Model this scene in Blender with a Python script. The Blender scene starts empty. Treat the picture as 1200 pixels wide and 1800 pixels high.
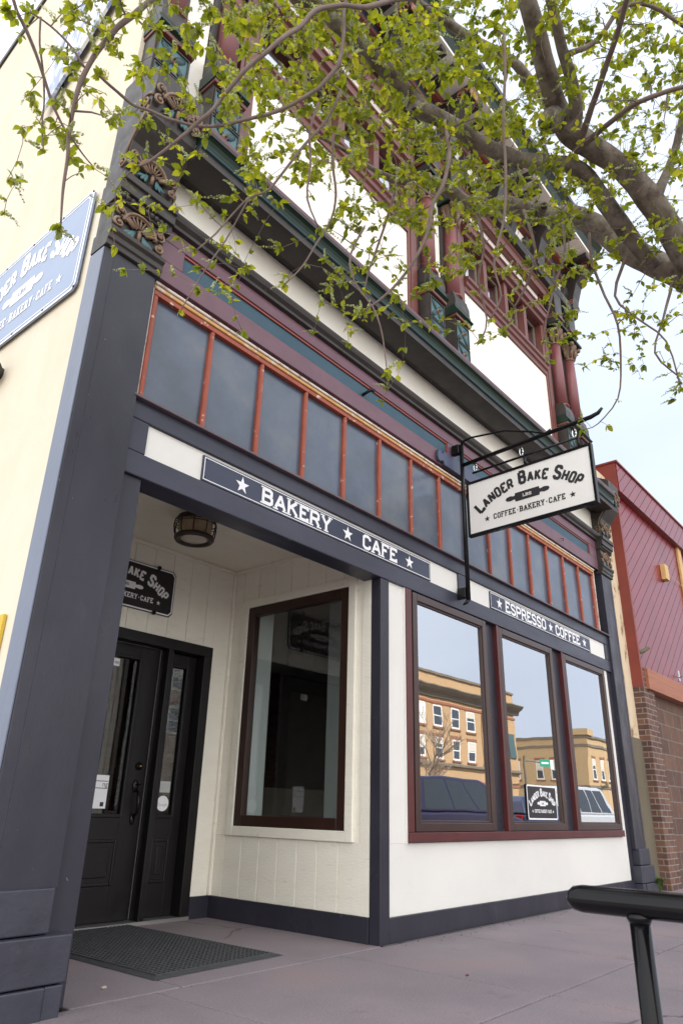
import bpy, bmesh, math, random
from mathutils import Vector, Matrix, noise as mnoise
R = math.radians
random.seed(7)
scene = bpy.context.scene
C = scene.collection

# ------------------------------------------------------------------ camera
CAMZ = 0.82
FPX = 1235.8                     # focal length in pixels of the 1200 x 1800 photograph
RIGHT = Vector((0.63912316, -0.76873994, 0.02367451))
DOWN = Vector((0.3137492, 0.23249682, -0.92060125))
FWD = Vector((0.7021987, 0.59580545, 0.38978565))
cd = bpy.data.cameras.new('camera'); cam = bpy.data.objects.new('camera', cd); C.objects.link(cam)
m = Matrix.Identity(4)
for i, v in enumerate((RIGHT, -DOWN, -FWD)):
    for j in range(3): m[j][i] = v[j]
m.translation = (0, 0, CAMZ)
cam.matrix_world = m
cd.sensor_fit = 'VERTICAL'; cd.sensor_height = 36; cd.sensor_width = 24
cd.lens = 36 * FPX / 1800
cd.clip_start = 0.05; cd.clip_end = 2000
cd.dof.use_dof = True; cd.dof.focus_distance = 5.0; cd.dof.aperture_fstop = 13.0
scene.camera = cam

# ------------------------------------------------------------------ world, sun, exposure
SUN = Vector((0.16, 0.66, 0.78)).normalized()       # direction towards the sun
elev = math.asin(SUN.z)
w = bpy.data.worlds.new('World'); scene.world = w; w.use_nodes = True
nt = w.node_tree; nt.nodes.clear()
sky = nt.nodes.new('ShaderNodeTexSky'); sky.sky_type = 'NISHITA'; sky.sun_disc = False
sky.sun_elevation = elev; sky.sun_rotation = math.atan2(SUN.x, SUN.y)
sky.air_density = 1.0; sky.dust_density = 3.0; sky.ozone_density = 1.0
bg = nt.nodes.new('ShaderNodeBackground'); bg.inputs['Strength'].default_value = 0.15
ow = nt.nodes.new('ShaderNodeOutputWorld')
# thin high cloud: the clear sky drifts towards milky white in streaks
tc = nt.nodes.new('ShaderNodeTexCoord'); mp = nt.nodes.new('ShaderNodeMapping')
mp.inputs['Scale'].default_value = (1.2, 3.0, 6.0)
nz = nt.nodes.new('ShaderNodeTexNoise'); nz.inputs['Scale'].default_value = 1.6; nz.inputs['Detail'].default_value = 3; nz.inputs['Roughness'].default_value = 0.45
cr = nt.nodes.new('ShaderNodeValToRGB')
cr.color_ramp.elements[0].position = 0.30; cr.color_ramp.elements[0].color = (0.84, 0.84, 0.84, 1)
cr.color_ramp.elements[1].position = 0.72; cr.color_ramp.elements[1].color = (0.97, 0.97, 0.97, 1)
mx = nt.nodes.new('ShaderNodeMix'); mx.data_type = 'RGBA'
mx.inputs['B'].default_value = (10.0, 9.9, 9.75, 1)
L = nt.links.new
L(tc.outputs['Generated'], mp.inputs['Vector']); L(mp.outputs['Vector'], nz.inputs['Vector'])
L(nz.outputs['Fac'], cr.inputs['Fac']); L(cr.outputs['Color'], mx.inputs['Factor'])
# sky gradient added to light the front: dim blue right, bright left and street side
dp = nt.nodes.new('ShaderNodeVectorMath'); dp.operation = 'DOT_PRODUCT'; dp.inputs[1].default_value = (-0.80, -0.58, 0.05)
L(tc.outputs['Generated'], dp.inputs[0])
gr = nt.nodes.new('ShaderNodeValToRGB'); ge = gr.color_ramp.elements
ge[0].position = 0.0; ge[0].color = (0.235, 0.272, 0.345, 1); ge[1].position = 1.0; ge[1].color = (1.0, 0.985, 0.965, 1)
q_ = ge.new(0.30); q_.color = (0.325, 0.36, 0.42, 1)
mr = nt.nodes.new('ShaderNodeMapRange'); mr.inputs['From Min'].default_value = -1; mr.inputs['From Max'].default_value = 1
L(dp.outputs['Value'], mr.inputs['Value']); L(mr.outputs['Result'], gr.inputs['Fac'])
ml = nt.nodes.new('ShaderNodeMix'); ml.data_type = 'RGBA'; ml.blend_type = 'MULTIPLY'; ml.inputs['Factor'].default_value = 1
L(mx.outputs['Result'], ml.inputs['A']); L(gr.outputs['Color'], ml.inputs['B'])
L(sky.outputs['Color'], mx.inputs['A']); L(ml.outputs['Result'], bg.inputs['Color']); L(bg.outputs['Background'], ow.inputs['Surface'])
sd = bpy.data.lights.new('sun', 'SUN'); sd.energy = 4.0; sd.angle = R(0.5); sd.color = (1.0, 0.94, 0.84)
so = bpy.data.objects.new('sun', sd); C.objects.link(so); so.location = (-20, 20, 30)
so.rotation_euler = SUN.to_track_quat('Z', 'Y').to_euler()
vs = scene.view_settings
vs.view_transform = 'Standard'; vs.look = 'None'; vs.gamma = 1; vs.use_curve_mapping = False
vs.exposure = 1.28

YF = 3.209                       # plane of the shop front

def at(u, v, d):
    """point d metres from the camera along the sight line of a photo pixel"""
    r = RIGHT * (u - 600) + DOWN * (v - 900) + FWD * FPX
    return Vector((0, 0, CAMZ)) + r.normalized() * d

# ------------------------------------------------------------------ materials
def rgb(h, k=1.0):
    return tuple(c * k for c in h) + (1.0,)

def mat(name, col, rough=0.5, col2=None, scale=6.0, mix=(0.35, 0.7), bump=0.0, bscale=60.0, metal=0.0, coat=0.0,
        dirt=None, dscale=3.0, drange=(0.58, 0.72), stretch=(1, 1, 1), spec=0.5, rvar=0.0, chips=None, grime=None):
    mt = bpy.data.materials.new(name); mt.use_nodes = True
    n = mt.node_tree; b = n.nodes['Principled BSDF']
    b.inputs['Roughness'].default_value = rough; b.inputs['Metallic'].default_value = metal
    b.inputs['Specular IOR Level'].default_value = spec
    if coat: b.inputs['Coat Weight'].default_value = coat; b.inputs['Coat Roughness'].default_value = 0.12
    tc = n.nodes.new('ShaderNodeTexCoord'); mp = n.nodes.new('ShaderNodeMapping')
    mp.inputs['Scale'].default_value = stretch
    n.links.new(tc.outputs['Object'], mp.inputs['Vector'])
    def noise(s, d=5, r=0.6):
        z = n.nodes.new('ShaderNodeTexNoise'); z.inputs['Scale'].default_value = s
        z.inputs['Detail'].default_value = d; z.inputs['Roughness'].default_value = r
        n.links.new(mp.outputs['Vector'], z.inputs['Vector']); return z
    def ramp(z, a, c):
        q = n.nodes.new('ShaderNodeMapRange'); q.inputs['From Min'].default_value = a; q.inputs['From Max'].default_value = c
        n.links.new(z.outputs['Fac'], q.inputs['Value']); return q
    col = tuple(col[:3]) + (1,)
    out = None
    if col2 is not None:
        q = ramp(noise(scale), *mix)
        x = n.nodes.new('ShaderNodeMix'); x.data_type = 'RGBA'
        x.inputs['A'].default_value = col; x.inputs['B'].default_value = tuple(col2[:3]) + (1,)
        n.links.new(q.outputs['Result'], x.inputs['Factor']); out = x.outputs['Result']
    if dirt is not None:
        q = ramp(noise(dscale, 8, 0.68), *drange)
        x = n.nodes.new('ShaderNodeMix'); x.data_type = 'RGBA'
        if out is None: x.inputs['A'].default_value = col
        else: n.links.new(out, x.inputs['A'])
        x.inputs['B'].default_value = tuple(dirt[:3]) + (1,)
        n.links.new(q.outputs['Result'], x.inputs['Factor']); out = x.outputs['Result']
    if chips is not None:           # small knocks where the paint has gone
        q = ramp(noise(34, 3, 0.5), 0.735, 0.75)
        x = n.nodes.new('ShaderNodeMix'); x.data_type = 'RGBA'
        n.links.new(out, x.inputs['A']); x.inputs['B'].default_value = tuple(chips[:3]) + (1,)
        n.links.new(q.outputs['Result'], x.inputs['Factor']); out = x.outputs['Result']
    if grime is not None:           # splash dirt and runs in blotches
        z_ = noise(5.5, 10, 0.75); q = ramp(z_, grime[1], grime[2]); q.inputs['To Max'].default_value = grime[3]
        x = n.nodes.new('ShaderNodeMix'); x.data_type = 'RGBA'
        n.links.new(out, x.inputs['A']); x.inputs['B'].default_value = tuple(grime[0]) + (1,)
        n.links.new(q.outputs['Result'], x.inputs['Factor']); out = x.outputs['Result']
    if out is None: b.inputs['Base Color'].default_value = col
    else: n.links.new(out, b.inputs['Base Color'])
    if rvar:
        q = n.nodes.new('ShaderNodeMapRange'); q.inputs['To Min'].default_value = max(0.02, rough - rvar); q.inputs['To Max'].default_value = rough + rvar
        q.inputs['From Min'].default_value = 0.3; q.inputs['From Max'].default_value = 0.7
        n.links.new(noise(scale * 1.7).outputs['Fac'], q.inputs['Value']); n.links.new(q.outputs['Result'], b.inputs['Roughness'])
    if bump:
        bp = n.nodes.new('ShaderNodeBump'); bp.inputs['Strength'].default_value = bump; bp.inputs['Distance'].default_value = 0.004
        n.links.new(noise(bscale, 6).outputs['Fac'], bp.inputs['Height']); n.links.new(bp.outputs['Normal'], b.inputs['Normal'])
    return mt

def brick_mat(name, c1, c2, mortar, scale=1.0, bw=0.2, bh=0.067, msize=0.012, rough=0.85, axis='xz', noise_amt=0.35):
    mt = bpy.data.materials.new(name); mt.use_nodes = True
    n = mt.node_tree; b = n.nodes['Principled BSDF']; b.inputs['Roughness'].default_value = rough
    tc = n.nodes.new('ShaderNodeTexCoord'); sp = n.nodes.new('ShaderNodeSeparateXYZ'); cb = n.nodes.new('ShaderNodeCombineXYZ')
    n.links.new(tc.outputs['Object'], sp.inputs['Vector'])
    if axis == 'xy+z':
        ad = n.nodes.new('ShaderNodeMath'); ad.operation = 'ADD'
        n.links.new(sp.outputs['X'], ad.inputs[0]); n.links.new(sp.outputs['Y'], ad.inputs[1]); n.links.new(ad.outputs[0], cb.inputs['X'])
    else: n.links.new(sp.outputs[axis[0].upper()], cb.inputs['X'])
    n.links.new(sp.outputs['Z'], cb.inputs['Y'])
    br = n.nodes.new('ShaderNodeTexBrick'); br.inputs['Scale'].default_value = scale
    br.inputs['Color1'].default_value = rgb(c1); br.inputs['Color2'].default_value = rgb(c2); br.inputs['Mortar'].default_value = rgb(mortar)
    br.inputs['Brick Width'].default_value = bw; br.inputs['Row Height'].default_value = bh; br.inputs['Mortar Size'].default_value = msize
    n.links.new(cb.outputs['Vector'], br.inputs['Vector'])
    nz = n.nodes.new('ShaderNodeTexNoise'); nz.inputs['Scale'].default_value = 9; nz.inputs['Detail'].default_value = 6
    n.links.new(tc.outputs['Object'], nz.inputs['Vector'])
    mx = n.nodes.new('ShaderNodeMix'); mx.data_type = 'RGBA'; mx.blend_type = 'MULTIPLY'; mx.inputs['Factor'].default_value = noise_amt * 2
    n.links.new(br.outputs['Color'], mx.inputs['A']); n.links.new(nz.outputs['Color'], mx.inputs['B'])
    hs = n.nodes.new('ShaderNodeHueSaturation'); hs.inputs['Saturation'].default_value = 0.0
    n.links.new(nz.outputs['Color'], hs.inputs['Color'])
    n.links.new(hs.outputs['Color'], mx.inputs['B'])
    br2 = n.nodes.new('ShaderNodeBrightContrast'); br2.inputs['Bright'].default_value = 0.0
    n.links.new(mx.outputs['Result'], b.inputs['Base Color'])
    bp = n.nodes.new('ShaderNodeBump'); bp.inputs['Strength'].default_value = 0.6; bp.inputs['Distance'].default_value = 0.008; bp.invert = True
    n.links.new(br.outputs['Fac'], bp.inputs['Height']); n.links.new(bp.outputs['Normal'], b.inputs['Normal'])
    return mt

def pane_mat(name, refl, tint=(0.9, 0.93, 0.95), base=0.06, rough=0.0):
    """window glass: lets light through and mirrors a share of it"""
    mt = bpy.data.materials.new(name); mt.use_nodes = True
    n = mt.node_tree; n.nodes.clear()
    o = n.nodes.new('ShaderNodeOutputMaterial'); t = n.nodes.new('ShaderNodeBsdfTransparent'); g = n.nodes.new('ShaderNodeBsdfGlossy')
    t.inputs['Color'].default_value = rgb(tint); g.inputs['Color'].default_value = (0.95, 0.97, 1, 1); g.inputs['Roughness'].default_value = rough
    x = n.nodes.new('ShaderNodeMixShader'); f = n.nodes.new('ShaderNodeFresnel'); f.inputs['IOR'].default_value = 1.5
    mr = n.nodes.new('ShaderNodeMapRange'); mr.inputs['From Max'].default_value = 1.0; mr.inputs['To Min'].default_value = refl; mr.inputs['To Max'].default_value = 1.0
    gm = n.nodes.new('ShaderNodeNewGeometry'); iv = n.nodes.new('ShaderNodeMath'); iv.operation = 'MULTIPLY_ADD'; iv.inputs[1].default_value = -1; iv.inputs[2].default_value = 1
    n.links.new(gm.outputs['Backfacing'], iv.inputs[0]); fm = n.nodes.new('ShaderNodeMath'); fm.operation = 'MULTIPLY'       # only the face a ray enters by mirrors
    n.links.new(f.outputs['Fac'], mr.inputs['Value']); n.links.new(mr.outputs['Result'], fm.inputs[0]); n.links.new(iv.outputs[0], fm.inputs[1]); n.links.new(fm.outputs[0], x.inputs['Fac'])
    n.links.new(t.outputs[0], x.inputs[1]); n.links.new(g.outputs[0], x.inputs[2]); n.links.new(x.outputs[0], o.inputs['Surface'])
    nz = n.nodes.new('ShaderNodeTexNoise'); nz.inputs['Scale'].default_value = 1.3
    tc = n.nodes.new('ShaderNodeTexCoord'); n.links.new(tc.outputs['Object'], nz.inputs['Vector'])
    bp = n.nodes.new('ShaderNodeBump'); bp.inputs['Strength'].default_value = 0.035; bp.inputs['Distance'].default_value = 0.03
    n.links.new(nz.outputs['Fac'], bp.inputs['Height']); n.links.new(bp.outputs['Normal'], g.inputs['Normal'])
    return mt

M = {}
M['slate'] = mat('slate_paint', (0.0245, 0.0240, 0.0350), 0.36, (0.034, 0.033, 0.047), 3.5, bump=0.25, bscale=45, dirt=(0.052, 0.049, 0.066), dscale=7, drange=(0.62, 0.9), rvar=0.12, spec=0.34, chips=(0.16, 0.15, 0.16), stretch=(1, 1, 0.45))
M['slate_stone'] = mat('slate_painted_stone', (0.026, 0.027, 0.040), 0.45, (0.038, 0.040, 0.058), 4, bump=1.0, bscale=11, dirt=(0.05, 0.052, 0.07), dscale=9, drange=(0.6, 0.8))
M['slate_sky_sheen'] = mat('slate_paint_sky_sheen', (0.085, 0.105, 0.160), 0.38, (0.11, 0.132, 0.195), 5, bump=0.5, bscale=25, coat=0.3, stretch=(1, 1, 0.4), dirt=(0.06, 0.07, 0.10), dscale=8, drange=(0.6, 0.85))  # the slate paint made paler and bluer: sky sheen put into the colour
M['slate_trim'] = mat('slate_trim_paint', (0.034, 0.036, 0.056), 0.38, (0.044, 0.046, 0.069), 4, bump=0.2, bscale=80, stretch=(0.25, 1, 1), spec=0.34, chips=(0.20, 0.19, 0.19), rvar=0.1, dirt=(0.075, 0.07, 0.08), dscale=9, drange=(0.62, 0.9))
M['white'] = mat('white_board_paint', (0.73, 0.715, 0.68), 0.5, (0.68, 0.665, 0.635), 1.3, bump=0.25, bscale=55, rvar=0.1, grime=((0.50, 0.46, 0.40), 0.60, 0.92, 0.6))
M['frieze'] = mat('cream_white_metal', (0.87, 0.84, 0.77), 0.5, (0.79, 0.72, 0.62), 2.0, (0.45, 0.85), bump=0.15, bscale=14, grime=((0.55, 0.47, 0.36), 0.62, 0.92, 0.6))
M['cream'] = mat('cream_siding_paint', (0.83, 0.80, 0.71), 0.6, (0.79, 0.755, 0.66), 3, bump=0.8, bscale=28, stretch=(1, 1, 3.0), dirt=(0.42, 0.38, 0.30), dscale=9, drange=(0.60, 0.95), grime=((0.38, 0.33, 0.25), 0.62, 0.9, 0.6))
M['ceil'] = mat('cream_ceiling_paint', (0.80, 0.765, 0.665), 0.6, (0.74, 0.70, 0.58), 3, grime=((0.42, 0.36, 0.26), 0.60, 0.9, 0.7))
M['stucco'] = mat('cream_painted_stucco', (0.66, 0.605, 0.50), 0.85, (0.59, 0.525, 0.40), 2.2, (0.4, 0.85), bump=1.0, bscale=13, dirt=(0.42, 0.28, 0.14), dscale=2.3, drange=(0.64, 0.90), stretch=(1, 1, 0.55))
M['mauve'] = mat('mauve_paint', (0.120, 0.054, 0.074), 0.45, (0.145, 0.066, 0.090), 5, bump=0.12, bscale=70)
M['teal'] = mat('teal_blue_paint', (0.014, 0.056, 0.092), 0.5, (0.022, 0.070, 0.105), 4)
M['rust'] = mat('rust_red_trim_paint', (0.27, 0.055, 0.035), 0.5, (0.22, 0.045, 0.03), 6)
M['orange'] = mat('peeling_orange_paint', (0.33, 0.068, 0.032), 0.55, (0.26, 0.053, 0.028), 9, dirt=(0.60, 0.49, 0.41), dscale=17, drange=(0.605, 0.65), bump=0.5, bscale=40)
M['ochre'] = mat('peeling_ochre_wood', (0.50, 0.25, 0.06), 0.6, (0.56, 0.33, 0.12), 12, dirt=(0.55, 0.45, 0.36), dscale=15, drange=(0.55, 0.60), bump=0.5, bscale=40)
M['bare'] = mat('flaking_primer', (0.56, 0.49, 0.43), 0.7, (0.30, 0.17, 0.13), 14, (0.52, 0.66), bump=0.6, bscale=40)
M['black_gap'] = mat('dark_weathered_wood', (0.03, 0.027, 0.027), 0.7)
M['soffit'] = mat('charcoal_metal', (0.030, 0.025, 0.022), 0.45, (0.042, 0.036, 0.033), 5, bump=0.3, bscale=12, rvar=0.1, spec=0.35, chips=(0.12, 0.10, 0.09), dirt=(0.07, 0.055, 0.045), dscale=8, drange=(0.6, 0.9))
M['green'] = mat('green_enamel', (0.006, 0.020, 0.012), 0.4, (0.009, 0.026, 0.017), 5, spec=0.25)
M['tealbead'] = mat('verdigris_paint', (0.014, 0.042, 0.048), 0.4, (0.022, 0.056, 0.060), 6, spec=0.3)
M['pinkred'] = mat('brick_pink_paint', (0.19, 0.055, 0.058), 0.42, (0.16, 0.046, 0.05), 5)
M['framered'] = mat('reddish_window_paint', (0.145, 0.042, 0.032), 0.45, (0.12, 0.035, 0.028), 5)
M['tan'] = mat('gilded_tan_paint', (0.21, 0.130, 0.078), 0.5, (0.13, 0.075, 0.048), 18, bump=0.3, bscale=60)
M['ornteal'] = mat('ornament_teal_paint', (0.03, 0.10, 0.115), 0.45, (0.05, 0.14, 0.15), 20)
M['pane_grey'] = None
M['navy'] = mat('navy_sign_enamel', (0.014, 0.019, 0.050), 0.35, (0.018, 0.024, 0.058), 3)
M['navy_sky_sheen'] = mat('navy_enamel_sky_sheen', (0.235, 0.300, 0.44), 0.35, (0.26, 0.325, 0.465), 3)  # navy enamel lightened: sky reflection put into the base colour
M['letter'] = mat('white_vinyl', (0.80, 0.80, 0.82), 0.45)
M['black'] = mat('black_gloss_metal', (0.007, 0.007, 0.008), 0.14, (0.011, 0.011, 0.012), 12, bump=0.05, bscale=35, spec=0.22)
M['railblack'] = mat('black_rail_enamel', (0.004, 0.004, 0.005), 0.09, (0.006, 0.006, 0.007), 12, spec=0.22, dirt=(0.03, 0.03, 0.032), dscale=26, drange=(0.70, 0.78))
M['blackvinyl'] = mat('black_vinyl', (0.016, 0.016, 0.019), 0.5)
M['blacksign'] = mat('black_sign_enamel', (0.012, 0.010, 0.012), 0.35)
M['signwhite'] = mat('white_sign_panel', (0.80, 0.79, 0.77), 0.45, (0.75, 0.74, 0.71), 3, dirt=(0.6, 0.58, 0.55), dscale=5, drange=(0.68, 0.95))
M['oxblood'] = mat('oxblood_sill_paint', (0.075, 0.014, 0.015), 0.4, (0.095, 0.02, 0.021), 7, bump=0.1, bscale=60)
M['bronze'] = mat('brown_vinyl_frame', (0.040, 0.020, 0.018), 0.35, (0.050, 0.026, 0.023), 3)
M['brownwood'] = mat('dark_brown_window_wood', (0.024, 0.008, 0.005), 0.4, (0.032, 0.012, 0.008), 6, stretch=(1, 1, 0.2), bump=0.1, bscale=40)
M['door'] = mat('black_brown_door_paint', (0.0065, 0.0055, 0.006), 0.42, (0.010, 0.008, 0.009), 5, spec=0.32, rvar=0.1)
M['alum'] = mat('aluminium_strip', (0.55, 0.55, 0.54), 0.35, metal=0.9)
M['rubber'] = mat('black_rubber', (0.034, 0.036, 0.040), 0.75, (0.050, 0.052, 0.056), 20, bump=0.3, bscale=90)
M['chrome'] = mat('bright_steel', (0.65, 0.66, 0.68), 0.2, metal=1.0)
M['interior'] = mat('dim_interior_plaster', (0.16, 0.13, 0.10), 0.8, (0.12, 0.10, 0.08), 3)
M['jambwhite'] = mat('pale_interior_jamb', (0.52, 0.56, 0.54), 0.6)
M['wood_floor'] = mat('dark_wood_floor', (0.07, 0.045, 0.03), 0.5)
M['intbrick'] = brick_mat('interior_brick', (0.20, 0.075, 0.045), (0.13, 0.05, 0.035), (0.10, 0.08, 0.07), axis='xy+z')
M['concrete'] = mat('olive_concrete', (0.15, 0.125, 0.085), 0.9, (0.11, 0.092, 0.062), 1.2, bump=0.5, bscale=50)
M['asphalt'] = mat('asphalt', (0.052, 0.052, 0.055), 0.9, (0.065, 0.064, 0.066), 3, bump=0.4, bscale=120)
M['kerb'] = mat('kerb_concrete', (0.34, 0.32, 0.30), 0.85, (0.28, 0.27, 0.25), 3, bump=0.3)
M['yellow'] = mat('yellow_road_paint', (0.6, 0.42, 0.05), 0.7)
M['redsiding'] = mat('glossy_red_plank_paint', (0.20, 0.008, 0.014), 0.33, (0.15, 0.006, 0.010), 2.0, coat=0.12, bump=0.05, bscale=30, spec=0.4, dirt=(0.20, 0.022, 0.028), dscale=4, drange=(0.62, 0.95))
M['redtrim'] = mat('brown_red_trim_paint', (0.22, 0.040, 0.028), 0.5, (0.18, 0.034, 0.024), 4)
M['fir'] = mat('stained_timber', (0.36, 0.135, 0.075), 0.6, (0.27, 0.10, 0.055), 5, stretch=(0.25, 1, 4), bump=0.2, bscale=30)
M['pine'] = mat('raw_pine', (0.62, 0.40, 0.17), 0.6, (0.52, 0.32, 0.12), 8)
M['brick_brown'] = brick_mat('brown_brick', (0.235, 0.115, 0.075), (0.125, 0.062, 0.050), (0.34, 0.29, 0.25), bw=0.21, bh=0.070, msize=0.006, axis='xy+z')
M['brick_infill'] = brick_mat('brown_ribbed_block', (0.20, 0.105, 0.070), (0.125, 0.07, 0.055), (0.24, 0.20, 0.17), bw=0.40, bh=0.205, msize=0.008, axis='xy+z')
M['brick_orange'] = brick_mat('orange_brick', (0.58, 0.38, 0.20), (0.53, 0.33, 0.17), (0.55, 0.39, 0.24), bw=0.22, bh=0.075, msize=0.008, axis='xy+z', noise_amt=0.15)
M['brick_tan'] = brick_mat('tan_brick', (0.58, 0.41, 0.22), (0.54, 0.36, 0.19), (0.54, 0.40, 0.24), bw=0.22, bh=0.075, msize=0.008, axis='xy+z', noise_amt=0.15)
M['farbrick'] = mat('dark_lintel_brick', (0.30, 0.13, 0.065), 0.85, (0.22, 0.10, 0.055), 3)
M['farblind'] = mat('roller_blind', (0.62, 0.58, 0.50), 0.7)
M['stonegrey'] = mat('weathered_cornice', (0.20, 0.165, 0.12), 0.8, (0.15, 0.125, 0.10), 2)
M['winwhite'] = mat('white_sash_paint', (0.78, 0.77, 0.74), 0.5)
M['dglass'] = mat('dark_far_glass', (0.05, 0.06, 0.075), 0.08, spec=0.8)
M['bark'] = mat('grey_brown_bark', (0.185, 0.150, 0.120), 0.85, (0.060, 0.045, 0.034), 16, (0.42, 0.68), bump=1.0, bscale=55, stretch=(1, 1, 1), dirt=(0.30, 0.27, 0.24), dscale=7, drange=(0.48, 0.72))
M['twig'] = mat('red_brown_twig_bark', (0.13, 0.085, 0.070), 0.7, (0.20, 0.155, 0.135), 14)
M['knot'] = mat('dark_branch_scar', (0.03, 0.022, 0.018), 0.9)
M['barebark'] = mat('pale_bare_bark', (0.34, 0.25, 0.18), 0.85)
M['weed'] = mat('weed_green', (0.045, 0.085, 0.015), 0.6, (0.08, 0.11, 0.02), 20)
M['purplecar'] = mat('dark_purple_car_paint', (0.010, 0.006, 0.034), 0.3, coat=0.35)
M['bluecar'] = mat('deep_blue_car_paint', (0.008, 0.016, 0.065), 0.3, coat=0.35)
M['silvercar'] = mat('silver_car_paint', (0.62, 0.63, 0.65), 0.25, metal=0.3, coat=1.0)
M['carglass'] = mat('car_glass', (0.015, 0.018, 0.02), 0.03, spec=0.9)
M['tyre'] = mat('tyre_rubber', (0.02, 0.02, 0.02), 0.8)
M['tail'] = mat('red_lens', (0.35, 0.01, 0.01), 0.2)
M['lens'] = mat('clear_lens', (0.6, 0.62, 0.62), 0.15)
M['signgreen'] = mat('street_sign_green', (0.01, 0.30, 0.17), 0.4)
M['poleteal'] = mat('blue_green_lamp_post', (0.07, 0.12, 0.13), 0.45)
M['amber_glass'] = mat('ribbed_lamp_glass', (0.42, 0.33, 0.20), 0.15, (0.30, 0.22, 0.13), 12)
M['lampbrown'] = mat('oil_rubbed_bronze', (0.030, 0.015, 0.012), 0.4)
M['pebble'] = mat('pebble', (0.32, 0.28, 0.25), 0.8)
M['glass_front'] = pane_mat('reflective_shop_glass', 0.52, (0.92, 0.95, 0.95), rough=0.0)
M['glass_door'] = pane_mat('clear_door_glass', 0.07, (0.93, 0.95, 0.95))
M['glass_upper'] = pane_mat('upper_sash_glass', 0.42, (0.75, 0.82, 0.88))
M['lettergrey'] = mat('grey_print', (0.40, 0.40, 0.42), 0.6)

# transom panes: old painted-over glass, dull blue-grey with smears
def transom_mat():
    mt = bpy.data.materials.new('painted_over_glass'); mt.use_nodes = True
    n = mt.node_tree; b = n.nodes['Principled BSDF']
    tc = n.nodes.new('ShaderNodeTexCoord')
    z1 = n.nodes.new('ShaderNodeTexNoise'); z1.inputs['Scale'].default_value = 2.1; z1.inputs['Detail'].default_value = 7; z1.inputs['Roughness'].default_value = 0.62
    z2 = n.nodes.new('ShaderNodeTexNoise'); z2.inputs['Scale'].default_value = 260; z2.inputs['Detail'].default_value = 2
    n.links.new(tc.outputs['Object'], z1.inputs['Vector']); n.links.new(tc.outputs['Object'], z2.inputs['Vector'])
    cr = n.nodes.new('ShaderNodeValToRGB'); e = cr.color_ramp.elements
    e[0].position = 0.30; e[0].color = (0.062, 0.078, 0.104, 1); e[1].position = 0.70; e[1].color = (0.125, 0.142, 0.165, 1)
    q = e.new(0.50); q.color = (0.082, 0.105, 0.150, 1)
    oi = n.nodes.new('ShaderNodeObjectInfo'); ad = n.nodes.new('ShaderNodeMath'); ad.operation = 'MULTIPLY_ADD'; ad.inputs[1].default_value = 0.20; ad.inputs[2].default_value = -0.10
    n.links.new(oi.outputs['Random'], ad.inputs[0]); a2 = n.nodes.new('ShaderNodeMath'); a2.operation = 'ADD'
    n.links.new(ad.outputs[0], a2.inputs[0]); n.links.new(z1.outputs['Fac'], a2.inputs[1])
    n.links.new(a2.outputs[0], cr.inputs['Fac']); n.links.new(cr.outputs['Color'], b.inputs['Base Color'])
    b.inputs['Roughness'].default_value = 0.22
    bp = n.nodes.new('ShaderNodeBump'); bp.inputs['Strength'].default_value = 0.10; bp.inputs['Distance'].default_value = 0.001
    n.links.new(z2.outputs['Fac'], bp.inputs['Height']); n.links.new(bp.outputs['Normal'], b.inputs['Normal'])
    return mt
M['pane_grey'] = transom_mat()

def leaf_mat():
    mt = bpy.data.materials.new('spring_leaf'); mt.use_nodes = True
    n = mt.node_tree; b = n.nodes['Principled BSDF']; o = n.nodes['Material Output']
    oi = n.nodes.new('ShaderNodeAttribute'); oi.attribute_name = 'tone'
    cr = n.nodes.new('ShaderNodeValToRGB'); e = cr.color_ramp.elements
    e[0].position = 0.0; e[0].color = (0.085, 0.115, 0.012, 1); e[1].position = 1.0; e[1].color = (0.40, 0.40, 0.040, 1)
    q = e.new(0.55); q.color = (0.185, 0.225, 0.016, 1)
    n.links.new(oi.outputs['Fac'], cr.inputs['Fac']); n.links.new(cr.outputs['Color'], b.inputs['Base Color'])
    b.inputs['Roughness'].default_value = 0.42
    t = n.nodes.new('ShaderNodeBsdfTranslucent')
    g = n.nodes.new('ShaderNodeMix'); g.data_type = 'RGBA'; g.blend_type = 'MULTIPLY'; g.inputs['Factor'].default_value = 1
    g.inputs['B'].default_value = (2.4, 2.2, 1.0, 1)
    n.links.new(cr.outputs['Color'], g.inputs['A']); n.links.new(g.outputs['Result'], t.inputs['Color'])
    x = n.nodes.new('ShaderNodeMixShader'); x.inputs['Fac'].default_value = 0.5
    n.links.new(b.outputs[0], x.inputs[1]); n.links.new(t.outputs[0], x.inputs[2]); n.links.new(x.outputs[0], o.inputs['Surface'])
    return mt
M['leaf'] = leaf_mat()
M['catkin'] = mat('pale_green_flower_spike', (0.30, 0.35, 0.12), 0.7, (0.40, 0.43, 0.20), 60)

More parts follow.
